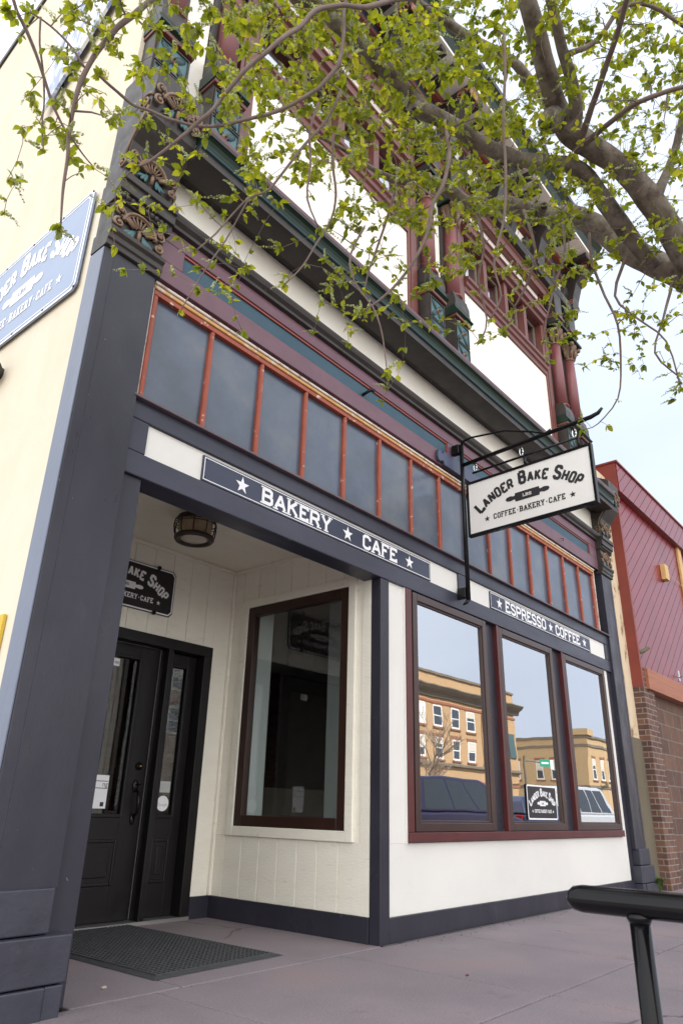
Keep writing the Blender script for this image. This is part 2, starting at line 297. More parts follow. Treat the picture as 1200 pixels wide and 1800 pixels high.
def ground_mat():
    mt = bpy.data.materials.new('purple_grey_pavement'); mt.use_nodes = True
    n = mt.node_tree; b = n.nodes['Principled BSDF']; b.inputs['Roughness'].default_value = 0.72
    tc = n.nodes.new('ShaderNodeTexCoord')
    def nz(s, d=6, r=0.6):
        z = n.nodes.new('ShaderNodeTexNoise'); z.inputs['Scale'].default_value = s; z.inputs['Detail'].default_value = d; z.inputs['Roughness'].default_value = r
        n.links.new(tc.outputs['Object'], z.inputs['Vector']); return z
    cr = n.nodes.new('ShaderNodeValToRGB'); e = cr.color_ramp.elements
    e[0].position = 0.30; e[0].color = (0.182, 0.152, 0.166, 1); e[1].position = 0.75; e[1].color = (0.275, 0.208, 0.212, 1)
    q = e.new(0.52); q.color = (0.216, 0.182, 0.200, 1)
    n.links.new(nz(1.1).outputs['Fac'], cr.inputs['Fac'])
    mx = n.nodes.new('ShaderNodeMix'); mx.data_type = 'RGBA'; mx.blend_type = 'MULTIPLY'; mx.inputs['Factor'].default_value = 1
    c2 = n.nodes.new('ShaderNodeValToRGB'); f = c2.color_ramp.elements
    f[0].position = 0.30; f[0].color = (0.72, 0.72, 0.72, 1); f[1].position = 0.62; f[1].color = (1.06, 1.06, 1.06, 1)
    n.links.new(nz(90, 4, 0.7).outputs['Fac'], c2.inputs['Fac'])
    n.links.new(cr.outputs['Color'], mx.inputs['A']); n.links.new(c2.outputs['Color'], mx.inputs['B'])
    # stains
    m3 = n.nodes.new('ShaderNodeMix'); m3.data_type = 'RGBA'; m3.inputs['B'].default_value = (0.075, 0.063, 0.068, 1)
    q3 = n.nodes.new('ShaderNodeMapRange'); q3.inputs['From Min'].default_value = 0.60; q3.inputs['From Max'].default_value = 0.85; q3.inputs['To Max'].default_value = 0.8
    n.links.new(nz(3.2, 9, 0.7).outputs['Fac'], q3.inputs['Value']); n.links.new(q3.outputs['Result'], m3.inputs['Factor'])
    n.links.new(mx.outputs['Result'], m3.inputs['A'])
    def layer(src, fac, colr):
        k = n.nodes.new('ShaderNodeMix'); k.data_type = 'RGBA'; k.inputs['B'].default_value = colr
        n.links.new(src, k.inputs['A']); n.links.new(fac, k.inputs['Factor']); return k.outputs['Result']
    def vor(scale, feat):
        v = n.nodes.new('ShaderNodeTexVoronoi'); v.feature = feat; v.inputs['Scale'].default_value = scale
        wob = n.nodes.new('ShaderNodeMix'); wob.data_type = 'RGBA'; wob.blend_type = 'LINEAR_LIGHT'; wob.inputs['Factor'].default_value = 0.10
        n.links.new(tc.outputs['Object'], wob.inputs['A']); n.links.new(nz(4, 4).outputs['Color'], wob.inputs['B']); n.links.new(wob.outputs['Result'], v.inputs['Vector']); return v
    def mrange(src, a, c, lo, hi):
        q = n.nodes.new('ShaderNodeMapRange'); q.inputs['From Min'].default_value = a; q.inputs['From Max'].default_value = c; q.inputs['To Min'].default_value = lo; q.inputs['To Max'].default_value = hi
        n.links.new(src, q.inputs['Value']); return q.outputs['Result']
    def mul(a, c):
        q = n.nodes.new('ShaderNodeMath'); q.operation = 'MULTIPLY'; n.links.new(a, q.inputs[0]); n.links.new(c, q.inputs[1]); return q.outputs[0]
    out = m3.outputs['Result']
    gum = mul(mrange(vor(3.1, 'F1').outputs['Distance'], 0.030, 0.050, 1, 0), mrange(nz(1.7, 2).outputs['Fac'], 0.50, 0.53, 0, 0.75))
    out = layer(out, gum, (0.045, 0.038, 0.04, 1))
    crack = mul(mrange(vor(0.42, 'DISTANCE_TO_EDGE').outputs['Distance'], 0.0015, 0.005, 1, 0), mrange(nz(0.9, 3).outputs['Fac'], 0.50, 0.58, 0, 0.7))
    out = layer(out, crack, (0.035, 0.028, 0.03, 1))
    rust = mrange(nz(0.55, 7, 0.7).outputs['Fac'], 0.56, 0.80, 0, 0.55); out = layer(out, rust, (0.215, 0.130, 0.130, 1))
    pale = mrange(nz(7, 8, 0.75).outputs['Fac'], 0.62, 0.80, 0, 0.5); out = layer(out, pale, (0.30, 0.255, 0.275, 1))
    n.links.new(out, b.inputs['Base Color'])
    bp = n.nodes.new('ShaderNodeBump'); bp.inputs['Strength'].default_value = 0.35; bp.inputs['Distance'].default_value = 0.003
    n.links.new(nz(160, 3).outputs['Fac'], bp.inputs['Height']); n.links.new(bp.outputs['Normal'], b.inputs['Normal'])
    return mt
M['paving'] = ground_mat()

# ------------------------------------------------------------------ mesh helpers
class MB:
    def __init__(s): s.v = []; s.f = []; s.smooth = False
    def poly(s, pts):
        b = len(s.v); s.v += [tuple(p) for p in pts]; s.f.append(tuple(range(b, b + len(pts)))); return s
    def box(s, x0, x1, y0, y1, z0, z1):
        b = len(s.v)
        s.v += [(x0, y0, z0), (x1, y0, z0), (x1, y1, z0), (x0, y1, z0), (x0, y0, z1), (x1, y0, z1), (x1, y1, z1), (x0, y1, z1)]
        s.f += [tuple(b + i for i in q) for q in ((3, 2, 1, 0), (4, 5, 6, 7), (0, 1, 5, 4), (1, 2, 6, 5), (2, 3, 7, 6), (3, 0, 4, 7))]
        return s
    def prism(s, pts, axis, a0, a1):
        """extrude a 2D outline along an axis ('x': pts are (y,z); 'y': (x,z); 'z': (x,y))"""
        def P(p, a): return {'x': (a, p[0], p[1]), 'y': (p[0], a, p[1]), 'z': (p[0], p[1], a)}[axis]
        b = len(s.v); k = len(pts)
        s.v += [P(p, a0) for p in pts] + [P(p, a1) for p in pts]
        s.f.append(tuple(range(b, b + k))[::-1]); s.f.append(tuple(range(b + k, b + 2 * k)))
        for i in range(k):
            j = (i + 1) % k; s.f.append((b + i, b + j, b + k + j, b + k + i))
        return s
    def tube(s, pts, r, n=8, cap=True):
        pts = [Vector(p) for p in pts]; k = len(pts)
        rs = r if isinstance(r, (list, tuple)) else [r] * k
        b = len(s.v); prev = None
        for i, p in enumerate(pts):
            t = (pts[min(i + 1, k - 1)] - pts[max(i - 1, 0)])
            if t.length < 1e-9: t = Vector((0, 0, 1))
            t.normalize()
            if prev is None:
                a = Vector((0, 0, 1)) if abs(t.z) < 0.9 else Vector((1, 0, 0))
                u = t.cross(a).normalized()
            else:
                u = (prev - t * prev.dot(t)); u = u.normalized() if u.length > 1e-6 else t.orthogonal().normalized()
            prev = u; w_ = t.cross(u)
            for j in range(n):
                a = 2 * math.pi * j / n
                s.v.append(tuple(p + (u * math.cos(a) + w_ * math.sin(a)) * rs[i]))
        for i in range(k - 1):
            for j in range(n):
                j2 = (j + 1) % n
                s.f.append((b + i * n + j, b + i * n + j2, b + (i + 1) * n + j2, b + (i + 1) * n + j))
        if cap:
            s.f.append(tuple(b + j for j in range(n))[::-1]); s.f.append(tuple(b + (k - 1) * n + j for j in range(n)))
        return s
    def lathe(s, prof, c=(0, 0, 0), n=20, axis='z'):
        b = len(s.v); k = len(prof)
        for (r, h) in prof:
            for j in range(n):
                a = 2 * math.pi * j / n; p, q = r * math.cos(a), r * math.sin(a)
                o = {'z': (p, q, h), 'y': (p, h, q), 'x': (h, p, q)}[axis]
                s.v.append((c[0] + o[0], c[1] + o[1], c[2] + o[2]))
        for i in range(k - 1):
            for j in range(n):
                j2 = (j + 1) % n
                s.f.append((b + i * n + j, b + i * n + j2, b + (i + 1) * n + j2, b + (i + 1) * n + j))
        s.f.append(tuple(b + j for j in range(n))[::-1]); s.f.append(tuple(b + (k - 1) * n + j for j in range(n)))
        return s
    def ball(s, c, r, n=10, sx=1, sy=1, sz=1, rot=None):
        b = len(s.v); k = n // 2
        for i in range(k + 1):
            th = math.pi * i / k
            for j in range(n):
                a = 2 * math.pi * j / n
                p = Vector((r * sx * math.sin(th) * math.cos(a), r * sy * math.sin(th) * math.sin(a), r * sz * math.cos(th)))
                if rot is not None: p = rot @ p
                s.v.append(tuple(Vector(c) + p))
        for i in range(k):
            for j in range(n):
                j2 = (j + 1) % n
                s.f.append((b + i * n + j, b + i * n + j2, b + (i + 1) * n + j2, b + (i + 1) * n + j))
        return s
    def build(s, name, material, parent=None, bevel=0.0, smooth=False, org=None):
        me = bpy.data.meshes.new(name); o = bpy.data.objects.new(name, me)
        vs_ = s.v
        off = Vector((0, 0, 0))
        if org is not None:
            off = Vector(org); vs_ = [tuple(Vector(p) - off) for p in vs_]
        me.from_pydata(vs_, [], s.f); me.validate()
        bm = bmesh.new(); bm.from_mesh(me)
        bmesh.ops.recalc_face_normals(bm, faces=bm.faces[:]) if not getattr(s, 'keep', False) else None
        bm.to_mesh(me); bm.free()
        me.materials.append(material)
        if smooth:
            for p in me.polygons: p.use_smooth = True
        C.objects.link(o); o.location = off
        if parent is not None:
            o.parent = parent
            if org is not None: o.location = off - parent_world(parent)
            else: o.location = -parent_world(parent)
        if bevel:
            md = o.modifiers.new('bevel', 'BEVEL'); md.width = bevel; md.segments = 2; md.limit_method = 'ANGLE'; md.angle_limit = R(35)
            md.harden_normals = False
        return o

def parent_world(o):
    p = Vector((0, 0, 0))
    while o is not None: p += o.location; o = o.parent
    return p

def tag(o, label=None, cat=None, group=None, kind=None):
    if label: o['label'] = label
    if cat: o['category'] = cat
    if group: o['group'] = group
    if kind: o['kind'] = kind
    return o

def thing(name, label, cat, loc=(0, 0, 0), group=None):
    o = bpy.data.objects.new(name, None); C.objects.link(o); o.location = loc; o.empty_display_size = 0.2
    return tag(o, label, cat, group)

def copy_tree(o, parent, dx=Vector((0, 0, 0)), mirror=None):
    c = o.copy(); C.objects.link(c); c.parent = parent
    if dx is not None: c.location = o.location + dx
    for ch in o.children: copy_tree(ch, c, Vector((0, 0, 0)))
    return c

def structure(o): o['kind'] = 'structure'; return o

# ------------------------------------------------------------------ lettering
def _ch(x0, y0, x1, y1, c):
    return [(x0 + c, y0), (x1 - c, y0), (x1, y0 + c), (x1, y1 - c), (x1 - c, y1), (x0 + c, y1), (x0, y1 - c), (x0, y0 + c)]
# letter: (width, strokes, serif ticks); strokes are centre lines in a box 1 high; a trailing True closes the line
GLYPH = {
 'A': (0.62, [[(0, 0), (.31, 1)], [(.31, 1), (.62, 0)], [(.13, .3), (.49, .3)]], [(0, 0), (.62, 0)]),
 'B': (0.56, [[(0, 0), (0, 1)], [(0, 1), (.40, 1), (.52, .90), (.52, .65), (.42, .53), (0, .53)], [(.42, .53), (.56, .40), (.56, .12), (.44, 0), (0, 0)]], [(0, 0), (0, 1)]),
 'C': (0.54, [[(.54, .70), (.54, .86), (.40, 1), (.14, 1), (0, .86), (0, .14), (.14, 0), (.40, 0), (.54, .14), (.54, .30)]], []),
 'D': (0.56, [[(0, 0), (0, 1)], [(0, 1), (.42, 1), (.56, .84), (.56, .16), (.42, 0), (0, 0)]], [(0, 0), (0, 1)]),
 'E': (0.50, [[(0, 0), (0, 1)], [(0, 1), (.50, 1), (.50, .80)], [(0, .52), (.36, .52)], [(0, 0), (.50, 0), (.50, .22)]], [(0, 0), (0, 1)]),
 'F': (0.50, [[(0, 0), (0, 1)], [(0, 1), (.50, 1), (.50, .80)], [(0, .52), (.36, .52)]], [(0, 0), (0, 1)]),
 'H': (0.56, [[(0, 0), (0, 1)], [(.56, 0), (.56, 1)], [(0, .5), (.56, .5)]], [(0, 0), (0, 1), (.56, 0), (.56, 1)]),
 'K': (0.58, [[(0, 0), (0, 1)], [(0, .38), (.54, 1)], [(.20, .58), (.58, 0)]], [(0, 0), (0, 1), (.54, 1), (.58, 0)]),
 'L': (0.48, [[(0, 0), (0, 1)], [(0, 0), (.48, 0), (.48, .20)]], [(0, 0), (0, 1)]),
 'N': (0.58, [[(0, 0), (0, 1)], [(0, 1), (.58, 0)], [(.58, 0), (.58, 1)]], [(0, 0), (0, 1), (.58, 1)]),
 'O': (0.54, [[(.14, 0), (.40, 0), (.54, .14), (.54, .86), (.40, 1), (.14, 1), (0, .86), (0, .14), True]], []),
 'P': (0.54, [[(0, 0), (0, 1)], [(0, 1), (.42, 1), (.54, .88), (.54, .56), (.42, .44), (0, .44)]], [(0, 0), (0, 1)]),
 'R': (0.58, [[(0, 0), (0, 1)], [(0, 1), (.42, 1), (.54, .88), (.54, .58), (.42, .47), (0, .47)], [(.34, .47), (.58, 0)]], [(0, 0), (0, 1), (.60, 0)]),
 'S': (0.54, [[(.54, .76), (.54, .88), (.42, 1), (.12, 1), (0, .88), (0, .66), (.12, .55), (.42, .45), (.54, .34), (.54, .12), (.42, 0), (.12, 0), (0, .12), (0, .24)]], []),
 'Y': (0.60, [[(0, 1), (.30, .46)], [(.60, 1), (.30, .46)], [(.30, .46), (.30, 0)]], [(0, 1), (.60, 1), (.30, 0)]),
}

class Board:
    """a flat printing surface: origin, right, up, outward normal"""
    def __init__(s, o, r, u, n): s.o, s.r, s.u, s.n = Vector(o), Vector(r).normalized(), Vector(u).normalized(), Vector(n).normalized()
    def p(s, a, b, c=0.0): return s.o + s.r * a + s.u * b + s.n * c

def strip(mb, bd, pts, t, lift, closed=False):
    k = len(pts); out = []
    pts = [Vector((p[0], p[1])) for p in pts]
    for i in range(k):
        if closed: a, b = pts[i - 1], pts[(i + 1) % k]
        else: a, b = pts[max(i - 1, 0)], pts[min(i + 1, k - 1)]
        p = pts[i]
        d1 = (p - a); d2 = (b - p)
        if d1.length < 1e-9: d1 = d2
        if d2.length < 1e-9: d2 = d1
        d1, d2 = d1.normalized(), d2.normalized()
        n1 = Vector((-d1.y, d1.x)); n2 = Vector((-d2.y, d2.x)); nn = (n1 + n2)
        nn = nn.normalized() if nn.length > 1e-6 else n1
        q = t / 2 / max(0.45, nn.dot(n1))
        out.append((p + nn * q, p - nn * q))
    b = len(mb.v)
    for (l, r) in out: mb.v.append(tuple(bd.p(l.x, l.y, lift))); mb.v.append(tuple(bd.p(r.x, r.y, lift)))
    for i in range(k if closed else k - 1):
        j = (i + 1) % k
        mb.f.append((b + 2 * i + 1, b + 2 * j + 1, b + 2 * j, b + 2 * i))

def glyph(mb, bd, ch, h, xf, t=0.16, serif=True, cond=1.0, lift=0.002):
    """xf maps letter coordinates (metres) to board coordinates"""
    wd, strokes, ticks = GLYPH[ch]
    k = 0
    def mp(p):
        x = (t / 2 + p[0] * cond) * h; y = (t / 2 + p[1] * (1 - t)) * h
        return xf(x, y)
    for st in strokes:
        cl = st[-1] is True; pts = st[:-1] if cl else st
        strip(mb, bd, [mp(p) for p in pts], t * h, lift + k * 0.00025, cl); k += 1
    if serif:
        ts = 0.085
        for (tx, ty) in ticks:
            cx = (t / 2 + tx * cond) * h; cy = ts / 2 * h if ty == 0 else (1 - ts / 2) * h
            strip(mb, bd, [xf(cx - t * 0.98 * h, cy), xf(cx + t * 0.98 * h, cy)], ts * h, lift + k * 0.00025); k += 1
    return (wd * cond + t) * h

def adv(ch, h, t, cond): return (GLYPH[ch][0] * cond + t) * h

def text_line(mb, bd, s, x0, y0, h, t=0.16, serif=True, cond=1.0, gap=0.14, fit=None, lift=0.002, word=0.45):
    def total(c):
        return sum((word * h if ch == ' ' else (0.45 * h if ch == '.' else adv(ch, h, t, c))) + gap * h for ch in s) - gap * h
    if fit is not None:
        lo, hi = 0.2, 3.0
        for _ in range(40):
            mid = (lo + hi) / 2
            if total(mid) > fit: hi = mid
            else: lo = mid
        cond = lo
    x = x0
    for ch in s:
        if ch == ' ': x += (word + gap) * h; continue
        if ch == '.':
            disc(mb, bd, x + 0.22 * h, y0 + 0.48 * h, 0.11 * h, lift); x += (0.45 + gap) * h; continue
        x += glyph(mb, bd, ch, h, lambda a, b, x=x: (x + a, y0 + b), t, serif, cond, lift) + gap * h
    return x

def disc(mb, bd, cx, cy, r, lift, n=12):
    mb.poly([bd.p(cx + r * math.cos(2 * math.pi * i / n), cy + r * math.sin(2 * math.pi * i / n), lift) for i in range(n)])

def star(mb, bd, cx, cy, r, lift=0.002):
    c = bd.p(cx, cy, lift); pts = []
    for i in range(10):
        a = math.pi / 2 + i * math.pi / 5; q = r if i % 2 == 0 else r * 0.40
        pts.append(bd.p(cx + q * math.cos(a), cy + q * math.sin(a), lift))
    b = len(mb.v); mb.v += [tuple(c)] + [tuple(p) for p in pts]
    for i in range(10): mb.f.append((b, b + 1 + i, b + 1 + (i + 1) % 10))

def outline(mb, bd, x0, x1, y0, y1, t, lift=0.0015, c=0.0):
    pts = _ch(x0, y0, x1, y1, c) if c else [(x0, y0), (x1, y0), (x1, y1), (x0, y1)]
    strip(mb, bd, pts, t, lift, True)

def arch_text(mb, bd, words, cx, cy, rad, span, h, t, lift=0.002, cond=0.85, big=1.28):
    """letters set on an arc (centre cx,cy), first letters of words taller"""
    seq = []
    for wi, wd in enumerate(words):
        for i, ch in enumerate(wd): seq.append((ch, h * (big if i == 0 else 1.0)))
        if wi < len(words) - 1: seq.append((' ', h))
    gap = 0.08 * h
    tot = sum((0.40 * h if ch == ' ' else adv(ch, hh, t, cond)) + gap for ch, hh in seq) - gap
    k = span / tot; s = 0.0
    for ch, hh in seq:
        wd = (0.40 * h if ch == ' ' else adv(ch, hh, t, cond))
        if ch != ' ':
            th = ((s + wd / 2) / tot - 0.5) * span / rad
            e, f = math.cos(-th), math.sin(-th)
            ox, oy = cx + rad * math.sin(th), cy + rad * math.cos(th)
            def xf(a, b, e=e, f=f, ox=ox, oy=oy, wd=wd):
                a2 = (a - wd / 2) * k; return (ox + a2 * e - b * f, oy + a2 * f + b * e)
            glyph(mb, bd, ch, hh, xf, t, False, cond, lift)
        s += wd + gap

def rolling_pin(mb, bd, cx, cy, ln, th, lift=0.002):
    """body, two necks and two grips, as one outline"""
    up = [(-.50, .0), (-.47, .22), (-.38, .30), (-.31, .20), (-.28, .24), (-.27, .50), (.27, .50), (.28, .24), (.31, .20), (.38, .30), (.47, .22), (.50, .0)]
    pts = [(cx + a * ln, cy + b * th) for a, b in up] + [(cx + a * ln, cy - b * th) for a, b in up[::-1][1:-1]]
    # split in convex-ish quads across the axis
    n = len(up)
    for i in range(n - 1):
        a0, b0 = up[i]; a1, b1 = up[i + 1]
        mb.poly([bd.p(cx + a0 * ln, cy - b0 * th, lift), bd.p(cx + a1 * ln, cy - b1 * th, lift), bd.p(cx + a1 * ln, cy + b1 * th, lift), bd.p(cx + a0 * ln, cy + b0 * th, lift)] if b0 or b1 else [])

def shop_logo(parent, bd, W, H, mat_ink, mat_back, flat_arch=False, scale=1.0):
    """the bakery emblem: arched name, rolling pin, bottom line with two stars"""
    ink = MB(); h = 0.195 * H * scale
    rad = 0.60 * W
    cyc = H * 0.665 - rad
    arch_text(ink, bd, ['LANDER', 'BAKE', 'SHOP'], W / 2, cyc, rad, 0.86 * W, h, 0.21)
    rolling_pin(ink, bd, W / 2, 0.47 * H, 0.36 * W, 0.15 * H)
    line = 'COFFEE.BAKERY.CAFE'
    bw = 0.58 * W; x0 = (W - bw) / 2
    text_line(ink, bd, line, x0, 0.20 * H, 0.098 * H * max(1.0, scale), 0.19, True, fit=bw)
    star(ink, bd, x0 - 0.055 * W, 0.24 * H, 0.055 * H); star(ink, bd, x0 + bw + 0.055 * W, 0.24 * H, 0.055 * H)
    ink.keep = True
    a = ink.build('lettering', mat_ink, parent)
    k = MB(); text_line(k, bd, 'LBS', W / 2 - 0.035 * W, 0.445 * H, 0.05 * H, 0.2, True, fit=0.07 * W, lift=0.0035); k.keep = True
    k.build('pin_lettering', mat_back, parent)
    return a

# ------------------------------------------------------------------ ground, road, pavement
def sheet(name, x0, x1, y0, y1, z, material, th=0.0):
    mb = MB()
    if th: mb.box(x0, x1, y0, y1, z - th, z)
    else: mb.poly([(x0, y0, z), (x1, y0, z), (x1, y1, z), (x0, y1, z)])
    return structure(mb.build(name, material))
sheet('terrain', -400, 500, -400, 400, -0.20, mat('far_ground', (0.16, 0.14, 0.10), 0.95))
sheet('road', -200, 300, -19.8, -1.7, -0.15, M['asphalt'])
sheet('far_pavement', -200, 300, -60, -20.0, -0.02, M['kerb'], 0.2)
structure(MB().box(-200, 300, -1.95, -1.7, -0.3, -0.004).build('kerb', M['kerb'], bevel=0.015))
# pavement in front of the shops as real slabs with tooled joints
xs = [-12, -9.3, -6.8, -4.3, -1.8, 0.55, 1.35, 2.50, 3.85, 5.10, 6.28, 7.5, 8.75, 10.0, 11.25, 12.5, 15, 18, 22, 30, 45, 80]
ys = [-1.7, -0.95, 0.45, 1.83, 3.20]
pv = MB()
g = 0.006
for i in range(len(xs) - 1):
    for j in range(len(ys) - 1):
        pv.box(xs[i] + g, xs[i + 1] - g, ys[j] + g, ys[j + 1] - g, -0.12, 0.0)
structure(pv.build('pavement', M['paving'], bevel=0.005))
structure(MB().box(-12, 80, -1.7, 3.20, -0.13, -0.010).build('pavement_joints', mat('joint_grit', (0.040, 0.031, 0.032), 0.95)))
pv = MB()
for (a, b) in ((2.05, 2.66), (2.66, 4.30)):
    pv.box(a + 0.004, b - 0.004, 3.207, 5.2, -0.12, 0.0)
structure(pv.build('entrance_floor', M['paving'], bevel=0.006))

def grit_strip(x0, x1, y, wid, seed):
    k = MB(); n = int((x1 - x0) / 0.03); 
    top, bot = [], []
    for i in range(n + 1):
        x = x0 + (x1 - x0) * i / n
        q = 0.5 + 0.5 * mnoise.noise(Vector((x * 2.3, seed, 0))) + 0.35 * mnoise.noise(Vector((x * 11, seed, 4)))
        top.append((x, y, 0.0025)); bot.append((x, y - max(0.006, wid * q), 0.0015))
    b = len(k.v); k.v += top + bot
    for i in range(n): k.f.append((b + i, b + n + 1 + i, b + n + 2 + i, b + i + 1))
    rnd = random.Random(seed)
    for _ in range(int((x1 - x0) * 26)):
        x = rnd.uniform(x0, x1); r = rnd.uniform(0.002, 0.006); k.ball((x, y - rnd.random() ** 2 * 0.16 - 0.005, r * 0.5), r, 6, 1.4, 0.9, 0.6)
    o = k.build('wall_base_grit', mat('grey_green_grit', (0.085, 0.080, 0.075), 0.95, (0.13, 0.115, 0.10), 30)); o['kind'] = 'stuff'; return o
grit_strip(4.30, 9.55, 3.206, 0.045, 3)

# ------------------------------------------------------------------ the bakery building
B = thing('bakery_building', 'cream and slate two storey bakery with recessed entrance, orange transom bars and metal cornices', 'building', (5.565, YF, 0))
XM = 11.13                                   # mirror: x -> XM - x

# body: side wall, interior, roof
side = MB().prism([(3.335, -0.1), (14.0, -0.1), (14.0, 6.55), (6.6, 8.56), (5.8, 8.78), (3.335, 9.45)], 'x', 1.568, 1.86)
side.build('side_wall', M['stucco'], B)
cop = MB().prism([(3.34, 9.44), (5.8, 8.77), (6.6, 8.55), (14.0, 6.54), (14.0, 6.63), (6.6, 8.64), (5.8, 8.86), (3.34, 9.53)], 'x', 1.545, 1.89)
cop.build('parapet_coping', M['soffit'], B)
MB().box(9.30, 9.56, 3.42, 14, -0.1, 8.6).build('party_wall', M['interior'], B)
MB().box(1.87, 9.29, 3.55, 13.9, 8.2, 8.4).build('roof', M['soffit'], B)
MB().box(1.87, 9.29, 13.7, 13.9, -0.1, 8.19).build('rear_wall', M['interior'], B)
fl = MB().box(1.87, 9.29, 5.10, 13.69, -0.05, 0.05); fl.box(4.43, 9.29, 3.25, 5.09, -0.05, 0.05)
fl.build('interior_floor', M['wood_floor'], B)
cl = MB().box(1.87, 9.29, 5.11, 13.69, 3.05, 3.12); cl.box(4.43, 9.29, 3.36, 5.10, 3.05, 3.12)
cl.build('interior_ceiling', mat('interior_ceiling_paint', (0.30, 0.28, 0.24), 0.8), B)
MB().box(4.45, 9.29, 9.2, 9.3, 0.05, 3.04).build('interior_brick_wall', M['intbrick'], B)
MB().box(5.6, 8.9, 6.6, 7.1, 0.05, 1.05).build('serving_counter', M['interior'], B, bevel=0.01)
MB().box(4.46, 4.52, 3.27, 3.40, 0.70, 2.46).build('interior_window_jamb', M['jambwhite'], B)
# pale window returns behind the recess window
MB().box(4.353, 4.54, 4.648, 4.76, 0.6, 2.6).box(5.30, 5.42, 4.36, 4.62, 0.06, 3.04).build('window_return', M['jambwhite'], B)

# ---- pilasters with stone base blocks
def pilaster(mx):
    f = (lambda x: XM - x) if mx else (lambda x: x)
    def bx(mb, x0, x1, *a): 
        p, q = sorted((f(x0), f(x1))); mb.box(p, q, *a)
    d = 0.030
    p = MB(); bx(p, 1.535, 1.893, YF - d, YF + 0.125, 0.47, 3.86)
    po = p.build('pilaster', M['slate'], B, bevel=0.006)
    for (x0, x1, dd, z0, z1) in ((1.515, 1.868, 0.055, 0.305, 0.478), (1.50, 1.965, 0.085, 0.122, 0.30), (1.485, 1.868, 0.095, -0.05, 0.116), (1.872, 1.955, 0.085, -0.05, 0.116)):
        q = MB(); bx(q, x0, x1, YF - dd, YF + 0.12, z0, z1)
        q.build('base_block', M['slate_stone'], po, bevel=0.006)
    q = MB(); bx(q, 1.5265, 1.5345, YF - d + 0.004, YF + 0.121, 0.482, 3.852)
    q.build('pilaster_return_sheen', M['slate_sky_sheen'], po, bevel=0.002)  # thin facing that carries the painted sky sheen of the side face
    # beading line down the face
    q = MB(); bx(q, 1.60, 1.603, YF - d - 0.002, YF - d + 0.01, 0.5, 3.8)
    q.build('face_bead', M['slate_trim'], po)
    return po
for mx in (False, True): pilaster(mx)
k = MB(); pts = []
for i in range(40):
    z = 0.5 + i * 3.3 / 39
    pts.append((1.8965 + 0.0022 * mnoise.noise(Vector((0, 0, z * 6))), YF + 0.019 if z < 2.52 else YF + 0.019, z))
k.tube(pts, [0.0022 + 0.0016 * abs(mnoise.noise(Vector((3, 1, p[2] * 9)))) for p in pts], 5)
k.build('caulk_seam', mat('dirty_pale_caulk', (0.26, 0.25, 0.26), 0.8, (0.08, 0.078, 0.09), 14, (0.45, 0.55)), B)

# ---- carved ornament pieces (fan, scrolls, leaves) drawn on a board
def spiral(mb, bd, cx, cy, r, turns, start, sgn, t, lift, n=26):
    pts = []
    for i in range(n):
        u = i / (n - 1); a = start + sgn * u * turns * 2 * math.pi; q = r * (1 - 0.86 * u)
        pts.append(bd.p(cx + q * math.cos(a), cy + q * math.sin(a), lift + 0.008 * u))
    mb.tube(pts, [t * (1 - 0.35 * i / (n - 1)) for i in range(n)], 6)
    mb.ball(bd.p(cx, cy, lift + 0.006), t * 1.25, 8)

def fan_ornament(parent, bd, W, H):
    g_ = MB(); cx, cy = W / 2, 0.36 * H; r = 0.50 * H
    arc = [(cx + r * math.cos(a), cy + r * math.sin(a)) for a in [math.pi * (0.02 + 0.96 * i / 16) for i in range(17)]]
    g_.tube([bd.p(a, b, 0.012) for a, b in arc], 0.011, 6)
    g_.tube([bd.p(cx + (a - cx) * .90, cy + (b - cy) * .90, 0.006) for a, b in arc], 0.006, 6)
    for i in range(9):
        a = math.pi * (0.08 + 0.84 * i / 8)
        g_.tube([bd.p(cx + 0.10 * H * math.cos(a), cy + 0.10 * H * math.sin(a), 0.010), bd.p(cx + 0.94 * r * math.cos(a), cy + 0.94 * r * math.sin(a), 0.008)], [0.005, 0.0065], 5)
    g_.ball(bd.p(cx, cy, 0.008), 0.055 * H, 10)
    g_.tube([bd.p(cx, cy, 0.014), bd.p(cx - 0.02 * H, 0.22 * H, 0.02), bd.p(cx, 0.02 * H, 0.012)], [0.008, 0.014, 0.010], 6)
    for s in (-1, 1):
        spiral(g_, bd, cx + s * 0.40 * W, 0.24 * H, 0.15 * H, 1.4, math.pi / 2, -s, 0.010, 0.010)
        spiral(g_, bd, cx + s * 0.41 * W, 0.66 * H, 0.14 * H, 1.3, -math.pi / 2, s, 0.009, 0.010)
        g_.tube([bd.p(cx + s * 0.12 * W, 0.34 * H, 0.012), bd.p(cx + s * 0.26 * W, 0.46 * H, 0.014), bd.p(cx + s * 0.38 * W, 0.52 * H, 0.010)], [0.012, 0.010, 0.006], 6)
        g_.tube([bd.p(cx + s * 0.10 * W, 0.40 * H, 0.012), bd.p(cx + s * 0.28 * W, 0.55 * H, 0.016), bd.p(cx + s * 0.36 * W, 0.78 * H, 0.010)], [0.008, 0.007, 0.005], 6)
    o = g_.build('fan_ornament', M['tan'], parent, smooth=True)
    lf = MB()
    rot = Matrix((tuple(bd.r), tuple(bd.u), tuple(bd.n))).transposed()
    for s in (-1, 1):
        for (a, q) in ((0.55, 0.20), (1.05, 0.16), (0.15, 0.18)):
            rr = rot @ Matrix.Rotation(s * a, 3, 'Z')
            lf.ball(bd.p(cx + s * (0.09 + 0.12 * a) * W, 0.17 * H, 0.004), q * H, 8, 0.35, 1.0, 0.10, rr)
    lf.build('acanthus_leaf', M['ornteal'], parent, smooth=True)
    return o

